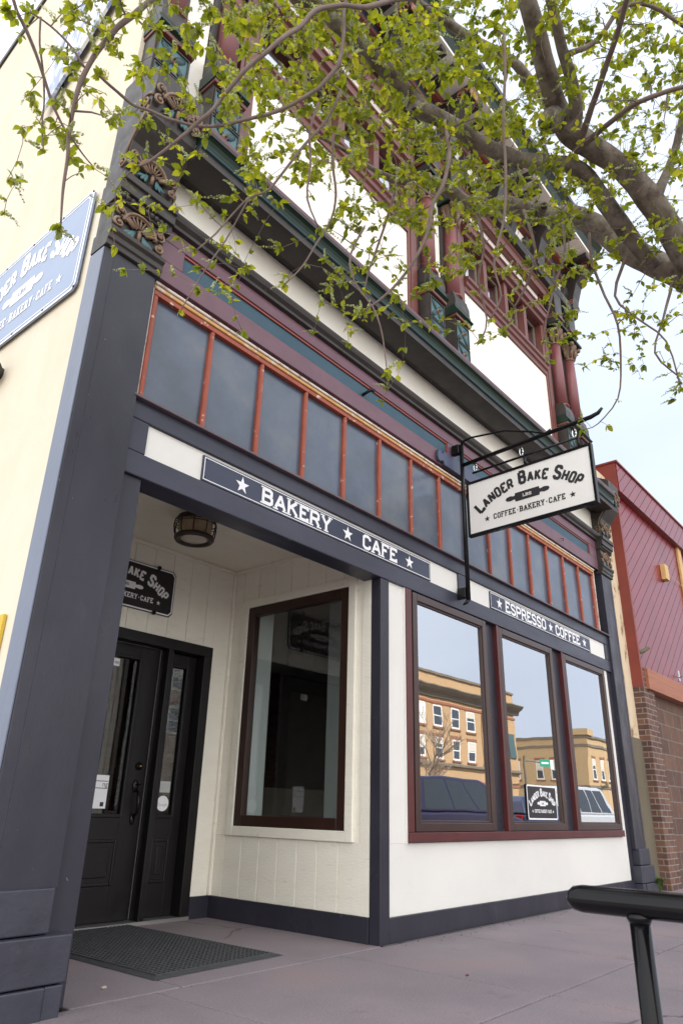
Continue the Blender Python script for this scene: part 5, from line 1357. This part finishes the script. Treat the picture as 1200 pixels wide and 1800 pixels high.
def car(name, label, x, y, L_, H_, Wd, paint, van, group):
    t = thing(name, label, 'car', (x + L_ / 2, y, -0.15), group)
    g0 = -0.15; hw = Wd / 2
    if van:
        low = [(0.0, .42), (0.02, .75), (.04, .98), (L_ * .80, 1.0), (L_ * .97, .86), (L_, .70), (L_, .40), (L_ * .9, .28), (.1, .28)]
        top = [(.03, 0.985), (.14, H_ * .88), (.40, H_ * .975), (L_ * .30, H_), (L_ * .62, H_ * .985), (L_ * .72, H_ * .90), (L_ * .86, 0.995)]
    else:
        low = [(0.0, .45), (0.0, .80), (.03, 1.02), (L_ * .70, 1.03), (L_ * .72, 1.02), (L_ * .97, .94), (L_, .80), (L_, .45), (L_ * .9, .32), (.1, .32)]
        top = [(.04, 1.025), (.22, H_ * .95), (.36, H_), (L_ * .50, H_), (L_ * .57, H_ * .965), (L_ * .70, 1.03)]
    rev = lambda pts: [(x + a, g0 + b) for a, b in pts]
    MB().prism(rev(low), 'y', y - hw, y + hw).build('body', paint, t, bevel=0.07)
    cb_m = MB(); tp = rev(top); b = len(cb_m.v); k_ = len(tp)
    zmin, zmax = min(p[1] for p in tp), max(p[1] for p in tp)
    for s in (-1, 1):
        for (a, z) in tp: cb_m.v.append((a, y + s * (hw - 0.03 - 0.20 * (z - zmin) / (zmax - zmin)), z))
    cb_m.f.append(tuple(range(k_))); cb_m.f.append(tuple(range(k_, 2 * k_)))
    for i in range(k_): cb_m.f.append((i, (i + 1) % k_, k_ + (i + 1) % k_, k_ + i))
    cb_m.build('cabin', paint, t, bevel=0.04)
    cx_, cz_ = sum(p[0] for p in tp) / k_, (zmin + zmax) / 2
    for s in (-1, 1):
        segs = [(0.10, 0.36), (0.38, 0.62), (0.64, 0.90)]
        for (u0, u1) in segs:
            gl = MB()
            lo, hi = zmin + 0.06, zmax - 0.10
            def xr(z):
                # cabin x-extent at height z
                pts = tp; xs_ = []
                for i in range(k_):
                    p, q = pts[i], pts[(i + 1) % k_]
                    if (p[1] - z) * (q[1] - z) <= 0 and abs(p[1] - q[1]) > 1e-6: xs_.append(p[0] + (q[0] - p[0]) * (z - p[1]) / (q[1] - p[1]))
                return min(xs_), max(xs_)
            (a0, a1), (c0, c1) = xr(lo), xr(hi)
            f_ = lambda z: y + s * (hw - 0.03 - 0.20 * (z - zmin) / (zmax - zmin) + 0.004)
            q4 = [(a0 + (a1 - a0) * u0, f_(lo), lo), (a0 + (a1 - a0) * u1, f_(lo), lo), (c0 + (c1 - c0) * u1, f_(hi), hi), (c0 + (c1 - c0) * u0, f_(hi), hi)]
            gl.v += q4 + [(p[0], p[1] - s * 0.03, p[2]) for p in q4]
            gl.f += [(0, 1, 2, 3), (7, 6, 5, 4), (0, 4, 5, 1), (1, 5, 6, 2), (2, 6, 7, 3), (3, 7, 4, 0)]
            gl.build('side_window', M['carglass'], t)
    for wx in (L_ * .19, L_ * .80):
        for s in (-1, 1):
            wk = MB(); wk.lathe([(0.20, -0.11), (0.33, -0.11), (0.345, -0.08), (0.345, 0.08), (0.33, 0.11), (0.20, 0.11)], (x + wx, y + s * (hw - 0.08), g0 + 0.345), 22, 'y')
            wo = wk.build('wheel', M['tyre'], t, smooth=False)
            rk = MB(); rk.lathe([(0.20, -0.115), (0.05, -0.13)] if s < 0 else [(0.20, 0.115), (0.05, 0.13)], (x + wx, y + s * (hw - 0.08), g0 + 0.345), 16, 'y'); rk.build('rim', M['chrome'], wo)
    for s in (-1, 1):
        MB().box(x - 0.02, x + 0.10, y + s * (hw - 0.20) - 0.10, y + s * (hw - 0.20) + 0.10, g0 + 0.72, g0 + 0.96).build('tail_lamp', M['tail'], t, bevel=0.02)
        MB().box(x + L_ - 0.16, x + L_ + 0.02, y + s * (hw - 0.25) - 0.16, y + s * (hw - 0.25) + 0.16, g0 + 0.60, g0 + 0.78).build('headlight', M['lens'], t, bevel=0.02)
    return t
car('minivan', 'dark purple minivan parked at the kerb, mirrored in the left shop window', 14.3, -4.2, 5.5, 1.80, 1.9, M['purplecar'], True, 'cars parked along the kerb')
car('parked_car', 'deep blue car parked at the kerb, mirrored in the middle shop window', 20.3, -4.4, 3.4, 1.50, 1.8, M['bluecar'], True, 'cars parked along the kerb')
car('parked_car', 'silver sport utility car parked at the kerb, mirrored in the right shop window', 23.6, -4.3, 4.8, 1.88, 1.95, M['silvercar'], False, 'cars parked along the kerb')

t = thing('street_sign', 'green street name sign with white badge on a mast arm across the road', 'street sign', (62, YA + 1, 0))
k = MB(); k.tube([(58.0, YA + 1.6, -0.05), (58.0, YA + 1.6, 5.4)], 0.12, 10); k.tube([(58.0, YA + 1.6, 5.0), (63.5, YA + 1.6, 5.15)], 0.07, 8); k.build('mast_arm', M['stonegrey'], t)
MB().box(61.0, 62.9, YA + 1.70, YA + 1.74, 4.75, 5.35).build('name_plate', M['signgreen'], t)
MB().box(62.95, 63.7, YA + 1.70, YA + 1.74, 4.6, 5.35).build('badge_plate', M['letter'], t)
k = MB(); k.box(61.3, 62.5, YA + 1.741, YA + 1.745, 4.97, 5.12); k.build('name_stripe', M['letter'], t)
t = thing('street_lamp', 'blue green street lamp post across the road', 'street lamp', (79, YA + 4, 0))
k = MB(); k.tube([(79.4, YA + 3, -0.05), (79.4, YA + 3, 7.2)], [0.30, 0.22], 12); k.build('pole', M['poleteal'], t)
k = MB(); k.tube([(79.4, YA + 3, 7.1), (81.0, YA + 3, 7.35)], 0.12, 8); k.box(80.6, 81.8, YA + 2.8, YA + 3.2, 7.3, 7.5); k.build('lamp_head', M['poleteal'], t)

# a bare street tree across the road
def bare_tree(x, y, h, seed, label):
    rnd = random.Random(seed); k = MB()
    def grow(p, d, l, r, dep):
        q = p + d * l; k.tube([p, (p + q) / 2 + Vector((rnd.uniform(-.05, .05), rnd.uniform(-.05, .05), 0)), q], [r, r * .85, r * .7], 5, cap=False)
        if dep == 0: return
        for _ in range(3):
            a = Vector((rnd.uniform(-1, 1), rnd.uniform(-1, 1), rnd.uniform(-.2, .5)))
            grow(q, (d + a * 0.75).normalized(), l * rnd.uniform(.6, .85), r * .62, dep - 1)
    grow(Vector((x, y, -0.1)), Vector((0, 0, 1)), h * 0.28, 0.10, 5)
    t = thing('bare_tree', label, 'tree', (x, y, -0.1), 'bare street trees across the road'); k.build('trunk', M['barebark'], t); return t
bare_tree(33.5, 2 * YF - 22, 6.5, 3, 'pale leafless street tree in front of the orange brick building')
bare_tree(38.0, 2 * YF - 25, 5.0, 9, 'small leafless street tree nearer the middle of the orange brick building')

# ------------------------------------------------------------------ street tree hanging over the pavement
def street_tree():
    rnd = random.Random(11)
    # limbs: measured sight lines with a distance and an apparent thickness
    fork = at(1262, 545, 4.25)
    limbs = [
     # big dark limb rising to the knot and on over the top edge
     [(1262, 560, 4.25, 66), (1205, 455, 4.15, 58), (1150, 362, 4.05, 52), (1095, 299, 3.98, 46), (1040, 260, 3.92, 46), (1000, 228, 3.88, 54), (974, 180, 3.86, 44), (954, 100, 3.80, 40), (932, 20, 3.75, 36), (905, -80, 3.72, 32), (880, -190, 3.7, 24), (850, -300, 3.7, 14)],
     # second leader from the knot
     [(1000, 225, 3.86, 40), (1012, 200, 3.83, 24), (1000, 130, 3.76, 22), (985, 80, 3.70, 19), (968, 0, 3.62, 17), (950, -100, 3.55, 13), (940, -220, 3.5, 8)],
     # long pale limb running to the upper left
     [(1150, 468, 4.2, 30), (1105, 415, 4.12, 36), (1065, 358, 4.02, 38), (1030, 312, 3.95, 36), (1000, 290, 3.9, 34), (970, 287, 3.85, 34), (915, 281, 3.75, 32), (865, 262, 3.65, 33), (825, 240, 3.55, 34), (790, 215, 3.47, 34), (745, 195, 3.38, 36), (725, 178, 3.34, 37), (690, 135, 3.26, 34), (650, 95, 3.18, 33), (605, 50, 3.08, 33), (550, 8, 2.98, 33), (490, -30, 2.9, 30), (400, -80, 2.8, 24), (300, -130, 2.7, 16)],
     # grey lower limb with the sawn stub
     [(1262, 545, 4.25, 60), (1205, 492, 4.25, 52), (1150, 464, 4.35, 56), (1085, 427, 4.45, 50), (1040, 394, 4.5, 46), (1000, 378, 4.5, 42), (965, 382, 4.48, 40), (930, 372, 4.45, 40), (885, 360, 4.4, 38), (850, 368, 4.35, 34), (815, 352, 4.3, 28), (780, 328, 4.25, 24), (740, 312, 4.2, 19), (705, 318, 4.15, 14), (660, 300, 4.1, 10), (600, 260, 4.0, 8), (540, 230, 3.9, 6)],
     # thin grey limb behind
     [(1040, 250, 4.3, 26), (990, 210, 4.5, 20), (935, 150, 4.6, 22), (905, 112, 4.6, 18), (865, 88, 4.6, 18), (830, 68, 4.55, 18), (790, 42, 4.5, 16), (740, 10, 4.4, 13), (690, -40, 4.3, 10)],
     # right-hand branches
     [(1012, 265, 3.85, 16), (1060, 225, 3.7, 10), (1120, 180, 3.5, 9), (1200, 152, 3.3, 8), (1280, 130, 3.1, 6)],
     [(1010, 262, 3.88, 18), (1030, 215, 3.8, 12), (1060, 130, 3.7, 11), (1090, 40, 3.6, 10), (1115, -60, 3.5, 8), (1130, -160, 3.5, 5)],
     [(1000, 95, 3.7, 12), (1050, 70, 3.8, 8), (1090, 15, 3.9, 8), (1140, 10, 4.0, 7), (1200, 45, 4.0, 7), (1270, 90, 4.0, 5)],
     [(1150, 360, 4.05, 20), (1190, 250, 4.2, 14), (1215, 120, 4.3, 10), (1230, -20, 4.3, 6)],
     # thin branch arching through the middle to the left
     [(745, -6, 2.9, 8), (690, 0, 2.8, 9), (644, 12, 2.72, 10), (602, 9, 2.66, 9), (554, 18, 2.6, 9), (530, 45, 2.55, 8.5), (503, 63, 2.5, 8.5), (470, 90, 2.45, 8), (440, 114, 2.42, 8), (400, 160, 2.4, 8), (372, 195, 2.38, 7.5), (340, 222, 2.36, 7), (305, 252, 2.34, 6), (262, 285, 2.32, 5), (240, 292, 2.3, 4)],
     [(645, -60, 2.85, 7), (608, 0, 2.75, 7), (604, 60, 2.66, 7), (595, 110, 2.6, 8), (570, 145, 2.56, 8.5), (545, 165, 2.53, 8), (500, 190, 2.5, 8), (455, 205, 2.47, 7.5), (420, 213, 2.45, 7), (390, 221, 2.43, 7), (350, 222, 2.4, 6.5), (300, 210, 2.37, 6.5), (265, 195, 2.34, 6), (235, 185, 2.3, 6), (205, 160, 2.28, 5.5), (175, 133, 2.26, 5)],
     # long hanging branch on the left
     [(420, -110, 2.7, 10), (340, -55, 2.55, 10), (268, -2, 2.4, 10), (235, 28, 2.35, 10.5), (206, 50, 2.32, 10.5), (180, 80, 2.29, 10), (160, 108, 2.26, 9), (145, 138, 2.24, 9), (133, 175, 2.22, 8), (126, 205, 2.2, 7.5), (121, 240, 2.18, 7), (119, 275, 2.16, 6.5), (114, 310, 2.14, 6), (110, 345, 2.12, 5), (107, 395, 2.1, 3.5)],
     [(30, -60, 2.3, 6), (24, 0, 2.28, 6), (48, 55, 2.27, 6), (64, 95, 2.26, 5.5), (80, 145, 2.25, 5.5), (92, 180, 2.24, 5), (106, 212, 2.23, 4.5), (120, 238, 2.21, 4)],
     [(72, 30, 2.3, 3.5), (70, 75, 2.28, 3.5), (76, 125, 2.26, 3.5), (78, 180, 2.25, 3.2), (74, 222, 2.23, 3), (77, 262, 2.2, 2.4)],
     [(124, 240, 2.19, 4), (145, 270, 2.2, 3.4), (162, 290, 2.2, 2.6)],
     [(148, 118, 2.25, 5), (128, 85, 2.27, 4.5), (100, 55, 2.29, 4), (70, 32, 2.31, 3.4), (52, 22, 2.32, 2.4)],
     # twigs that hang low in the middle and right
     [(560, 180, 2.55, 6), (545, 230, 2.5, 5.5), (545, 290, 2.45, 5), (540, 350, 2.42, 4), (560, 400, 2.4, 3)],
     [(600, 160, 2.75, 7), (575, 210, 2.7, 6), (535, 255, 2.65, 6), (500, 300, 2.6, 5.5), (470, 335, 2.56, 5), (438, 348, 2.53, 4.5), (410, 375, 2.5, 4), (380, 410, 2.47, 3.5), (345, 440, 2.44, 3)],
     [(438, 348, 2.53, 4), (420, 380, 2.5, 3.6), (395, 425, 2.48, 3.4), (370, 460, 2.46, 3.2), (345, 500, 2.44, 3), (318, 545, 2.42, 2.4)],
     [(585, 235, 2.7, 5), (585, 290, 2.68, 5), (590, 340, 2.66, 5), (582, 385, 2.64, 4.5), (555, 430, 2.6, 4), (530, 470, 2.58, 3.4), (500, 500, 2.56, 3)],
     [(780, 215, 3.3, 8), (790, 270, 3.1, 8), (778, 325, 3.0, 8.5), (760, 360, 2.95, 8), (752, 405, 2.9, 7.5), (735, 445, 2.86, 7), (705, 490, 2.82, 6), (670, 525, 2.78, 5), (640, 545, 2.76, 3.4)],
     [(640, 400, 2.8, 5), (615, 450, 2.74, 4.5), (625, 500, 2.7, 4), (655, 540, 2.68, 3.6), (672, 590, 2.66, 3), (680, 655, 2.64, 2.4)],
     [(885, 60, 3.2, 6), (887, 130, 3.1, 6), (884, 220, 3.0, 6), (888, 300, 2.95, 6.5), (886, 380, 2.9, 6), (874, 430, 2.86, 5.5), (868, 470, 2.84, 5), (880, 520, 2.82, 4), (862, 560, 2.8, 3)],
     [(985, 370, 4.1, 6), (992, 440, 3.9, 5.5), (975, 500, 3.8, 5), (960, 560, 3.7, 4), (955, 600, 3.66, 2.6)],
     [(1035, 410, 4.1, 6), (1040, 460, 4.0, 5.5), (1062, 520, 3.9, 5), (1085, 570, 3.85, 4.5), (1090, 640, 3.8, 4), (1085, 700, 3.76, 3.2), (1050, 745, 3.74, 2.6), (1025, 755, 3.72, 2)],
     [(1100, 450, 4.1, 7), (1080, 520, 4.0, 5), (1120, 560, 3.9, 4.5), (1170, 600, 3.85, 4), (1195, 680, 3.8, 3)],
     [(1180, 500, 4.15, 7), (1165, 560, 4.0, 5), (1150, 620, 3.9, 4), (1190, 660, 3.86, 3)],
     [(700, 300, 3.6, 6), (690, 350, 3.4, 5.5), (668, 420, 3.3, 5), (650, 470, 3.2, 4), (640, 510, 3.15, 3)],
     [(830, 350, 4.1, 7), (850, 430, 3.9, 6), (840, 490, 3.8, 5), (855, 560, 3.7, 4), (845, 600, 3.68, 3)],
     [(920, 370, 4.3, 7), (940, 440, 4.1, 6), (925, 500, 4.0, 5), (900, 545, 3.95, 4)],
    ]
    T = thing('street_tree', 'leaning street tree in fresh spring leaf whose limbs hang over the shop front', 'tree', (6.1, -0.55, 0))
    wood = MB(); twg = MB(); nodes = []
    base = Vector((6.1, -0.55, 0.0))
    tp = [base + Vector((0, 0, -0.05)), base + Vector((-0.02, 0.02, 0.5)), base + Vector((-0.12, 0.1, 1.3)), base + Vector((-0.5, 0.42, 2.2)), fork + (base + Vector((-0.5, 0.42, 2.2)) - fork) * 0.35, fork + (at(1205, 470, 4.2) - fork) * 0.15]
    def smooth_path(pts, rs, sub=4):
        out, ro = [], []
        for i in range(len(pts) - 1):
            p0, p1, p2, p3 = pts[max(i - 1, 0)], pts[i], pts[i + 1], pts[min(i + 2, len(pts) - 1)]
            for s in range(sub):
                t_ = s / sub
                out.append(0.5 * ((2 * p1) + (p2 - p0) * t_ + (2 * p0 - 5 * p1 + 4 * p2 - p3) * t_ * t_ + (3 * p1 - p0 - 3 * p2 + p3) * t_ ** 3))
                ro.append(rs[i] + (rs[i + 1] - rs[i]) * t_)
        out.append(pts[-1]); ro.append(rs[-1]); return out, ro
    p_, r_ = smooth_path(tp, [0.27, 0.20, 0.180, 0.165, 0.140, 0.105])
    wood.tube(p_, r_, 18)
    for L_ in limbs:
        pts = [at(u, v, d) for u, v, d, w_ in L_]; rs = [w_ / 2 * d / FPX * (0.70 if w_ > 26 else 0.80) for u, v, d, w_ in L_]
        big = max(rs) > 0.024
        pp, rr = smooth_path(pts, rs, 5 if big else 3)
        # slight bumps and knots
        qq = []
        for i, p in enumerate(pp):
            n_ = mnoise.noise_vector(p * (5.0 if big else 14.0))
            qq.append(p + n_ * min(0.006, rr[i] * 0.35)); 
            rr[i] *= 1.0 + 0.10 * mnoise.noise(p * (9.0 if big else 30.0))
        (wood if big else twg).tube(qq, rr, 14 if big else 6)
        for i, p in enumerate(qq):
            if rr[i] < 0.026: nodes.append((p, rr[i]))
            elif i % 2 == 0: nodes.append((p, rr[i]))
    # knots, stubs and the sawn scar
    kn = MB()
    for (u, v, d, r, du, dv) in ((966, 214, 3.78, 0.040, -8, 6), (730, 188, 3.33, 0.022, -2, 8), (948, 366, 4.40, 0.028, 8, -4), (1100, 405, 4.38, 0.018, 0, 6)):
        c_ = at(u, v, d); e_ = at(u + du, v + dv, d - 0.07)
        ax_ = (e_ - c_)
        wood.tube([c_ - ax_ * 0.6, c_ + ax_ * 0.3, c_ + ax_ * 0.75, c_ + ax_ * 0.9], [r * 1.5, r * 1.25, r * 1.02, r * 0.72], 12)
        kn.tube([c_ + ax_ * 0.80, c_ + ax_ * 0.94], [r * 0.70, r * 0.62], 12)
    wood.build('trunk', M['bark'], T, smooth=True); kn.build('branch_scar', M['knot'], T, smooth=True)
    # ---- twigs: points spread through the crown, each joined to the nearest wood
    dens = {
     -3: [.2, .3, .4, .5, .6, .7, .7, .7, .6, .5, .5, .5, .4], -2: [.2, .4, .5, .5, .6, .7, .7, .7, .6, .5, .5, .5, .5], -1: [.1, .5, .6, .6, .7, .8, .8, .8, .7, .5, .6, .6, .5],
      0: [.10, .45, .40, .60, .75, .88, .92, .90, .70, .42, .46, .46, .4], 1: [.12, .38, .42, .42, .65, .90, .95, .92, .72, .40, .42, .42, .4],
      2: [.08, .22, .34, .24, .34, .52, .80, .90, .82, .52, .40, .40, .4], 3: [.10, .06, .14, .16, .18, .20, .46, .78, .80, .50, .40, .34, .3],
      4: [0, 0, .05, .12, .09, .15, .26, .36, .38, .34, .26, .25, .2], 5: [0, 0, 0, .04, .05, .08, .14, .16, .12, .12, .12, .16, .2], 6: [0, 0, 0, 0, 0, 0, .04, .02, 0, .03, .06, .12, .1]}
    cand = []
    for row, vals in dens.items():
        for col, q in enumerate(vals):
            k_ = q * ((15 if row < 3 else 25) if col < 4 else (31 if -1 < row < 3 else 34 if 2 < row < 7 else 20))
            n_ = int(k_) + (1 if rnd.random() < k_ - int(k_) else 0)
            for _ in range(n_):
                u = col * 100 + rnd.random() * 100; v = row * 100 + rnd.random() * 100
                base_d = 2.35 + 1.75 * max(0.0, min(1.0, (u - 150) / 950.0))
                d = base_d + rnd.uniform(-0.45, 0.75) * (0.5 + 0.5 * min(1, u / 600))
                cand.append((at(u, v, d), 1.0))
    for _ in range(560):          # long, nearly bare twigs on the open sky side
        cand.append((at(rnd.uniform(860, 1290), rnd.uniform(-120, 430), rnd.uniform(3.3, 5.0)), 0.16))
    import mathutils
    def kd():
        t_ = mathutils.kdtree.KDTree(len(nodes))
        for i, (p, r) in enumerate(nodes): t_.insert(p, i)
        t_.balance(); return t_
    tree = kd()
    cand.sort(key=lambda p: tree.find(p[0])[2])
    leaves = MB(); tones = []; cat = MB()
    def leaf(p, d, size, tone, up):
        d = d.normalized(); s = d.cross(up)
        s = s.normalized() if s.length > 1e-4 else d.orthogonal().normalized()
        n = s.cross(d).normalized()
        wd = size * rnd.uniform(0.26, 0.34); fold = rnd.uniform(0.10, 0.65) * wd; curl = rnd.uniform(-0.12, 0.45) * size
        st = p + d * size * 0.12
        prof = [(0.0, 0.10), (0.16, 0.62), (0.42, 1.0), (0.68, 0.74), (0.88, 0.30), (1.0, 0.0)]
        b = len(leaves.v)
        for (a, q) in prof:
            c_ = st + d * size * a - n * curl * a * a
            leaves.v.append(tuple(c_ - n * fold * q * 0.6))
            if q > 0:
                leaves.v.append(tuple(c_ + s * wd * q + n * fold * q * 0.7)); leaves.v.append(tuple(c_ - s * wd * q + n * fold * q * 0.7))
        for i in range(4):
            j = b + 3 * i
            leaves.f += [(j, j + 1, j + 4, j + 3), (j, j + 3, j + 5, j + 2)]
        j = b + 12; leaves.f += [(j, j + 1, j + 3), (j, j + 3, j + 2)]
        tones.extend([tone] * 10)
        # stalk
        b = len(leaves.v)
        w2 = s * size * 0.012
        leaves.v += [tuple(p - w2), tuple(p + w2), tuple(st + w2), tuple(st - w2)]; leaves.f.append((b, b + 1, b + 2, b + 3)); tones.append(tone)
    def spike(p, d, ln):
        d = (d + Vector((0, 0, 0.9))).normalized(); x = d.orthogonal().normalized(); y = d.cross(x)
        k_ = 9
        bend = Vector((rnd.uniform(-.3, .3), rnd.uniform(-.3, .3), -0.25)) * ln
        pos = lambda a: p + d * ln * a + bend * a * a
        cat.tube([pos(0), pos(.5), pos(1)], [0.0009, 0.0009, 0.0006], 4, cap=False)
        for i in range(k_):
            a = 0.25 + 0.75 * i / (k_ - 1); c_ = pos(a)
            for m_ in range(3):
                th = rnd.random() * 6.28; o = x * math.cos(th) + y * math.sin(th)
                q = 0.0058 * (1.15 - a * 0.7); e_ = c_ + o * q * 1.2; w_ = d * q * 0.9; z_ = o.cross(d) * q * 0.9
                b = len(cat.v); cat.v += [tuple(e_ - w_), tuple(e_ + z_), tuple(e_ + w_), tuple(e_ - z_)]; cat.f.append((b, b + 1, b + 2, b + 3))
    def cluster(p, d, vig):
        n_ = rnd.randint(3, 6)
        tone0 = rnd.random()
        for i in range(n_):
            a = Vector((rnd.uniform(-1, 1), rnd.uniform(-1, 1), rnd.uniform(-0.75, 0.7)))
            dd = (d * 0.6 + a.normalized() * 0.9 + Vector((0, 0, -0.12))).normalized()
            sz = (0.015 + 0.029 * rnd.random() ** 2.0) * vig * min(0.96, 0.32 + 0.178 * (p - Vector((0, 0, CAMZ))).length)
            up = Vector((rnd.uniform(-.5, .5), rnd.uniform(-.5, .5), 1))
            leaf(p, dd, sz, max(0, min(1, 0.55 * tone0 + 0.45 * rnd.random())), up)
        if rnd.random() < 0.5:
            spike(p, (d + Vector((rnd.uniform(-1, 1), rnd.uniform(-1, 1), 0)) * 0.7).normalized(), rnd.uniform(0.045, 0.085))
    added = 0
    for i, (p, lf_) in enumerate(cand):
        co, idx, dist = tree.find(p)
        if dist < 0.02: continue
        r0 = nodes[idx][1]
        if dist > 0.9: p = co + (p - co) * (0.9 / dist); dist = 0.9
        ns = max(3, int(dist / 0.055)); sag = Vector((0, 0, -1)) * dist * rnd.uniform(0.0, 0.22)
        off = Vector((rnd.uniform(-1, 1), rnd.uniform(-1, 1), rnd.uniform(-.2, 1))) * dist * 0.14
        path = []
        for s in range(ns + 1):
            t_ = s / ns
            path.append(co.lerp(p, t_) + off * math.sin(math.pi * t_) + sag * t_ * t_ + mnoise.noise_vector(co * 3 + Vector((s * .9, i * .37, 0))) * 0.010 * (0 if s == 0 else 1))
        ra = min(r0 * 0.7, 0.0032 + 0.0022 * dist); rr = [ra + (0.0011 - ra) * (s / ns) for s in range(ns + 1)]
        twg.tube(path, rr, 5, cap=False)
        for s in range(1, ns + 1):
            nodes.append((path[s], rr[s]))
            t_ = s / ns
            if t_ > 0.2 and rnd.random() < 0.88 * lf_:
                d = (path[s] - path[s - 1]).normalized()
                cluster(path[s], (d + Vector((rnd.uniform(-1, 1), rnd.uniform(-1, 1), rnd.uniform(-.6, .6))) * 0.9).normalized(), rnd.uniform(0.8, 1.15))
        d = (path[-1] - path[-2]).normalized()
        if rnd.random() < lf_ + 0.2: cluster(path[-1], d, 1.1)
        added += 1
        if added % 90 == 0: tree = kd()
    # leaves sitting directly on the thin hand-placed branches
    for L_ in limbs:
        if max(w_ for _, _, _, w_ in L_) > 11.5: continue
        pts = [at(u, v, d) for u, v, d, w_ in L_]
        for i in range(len(pts) - 1):
            seg = pts[i + 1] - pts[i]; n_ = max(1, int(seg.length / 0.075)); frac = i / (len(pts) - 1)
            for s in range(n_):
                if rnd.random() < 0.30 + 0.55 * frac:
                    p = pts[i] + seg * ((s + rnd.random()) / n_); d = Vector((rnd.uniform(-1, 1), rnd.uniform(-1, 1), rnd.uniform(-.7, .5))).normalized()
                    q = p + d * rnd.uniform(0.01, 0.07)
                    twg.tube([p, (p + q) / 2 + Vector((0, 0, 0.004)), q], [0.0016, 0.0013, 0.001], 4, cap=False)
                    cluster(q, (d + seg.normalized() * 0.4).normalized(), rnd.uniform(0.75, 1.1))
        for _ in range(2): cluster(pts[-1], (pts[-1] - pts[-2]).normalized(), 1.05)
    twg.build('twigs', M['twig'], T, smooth=True)
    leaves.keep = True; cat.keep = True
    lo = leaves.build('crown', M['leaf'], T)
    at_ = lo.data.attributes.new('tone', 'FLOAT', 'FACE')
    nf = len(lo.data.polygons)
    at_.data.foreach_set('value', (tones + [0.5] * nf)[:nf])
    for p in lo.data.polygons: p.use_smooth = True
    cat.build('flower_spikes', M['catkin'], T)
    print('LEAVES', len(tones) // 11, 'TWIGS', added)
    return T
street_tree()
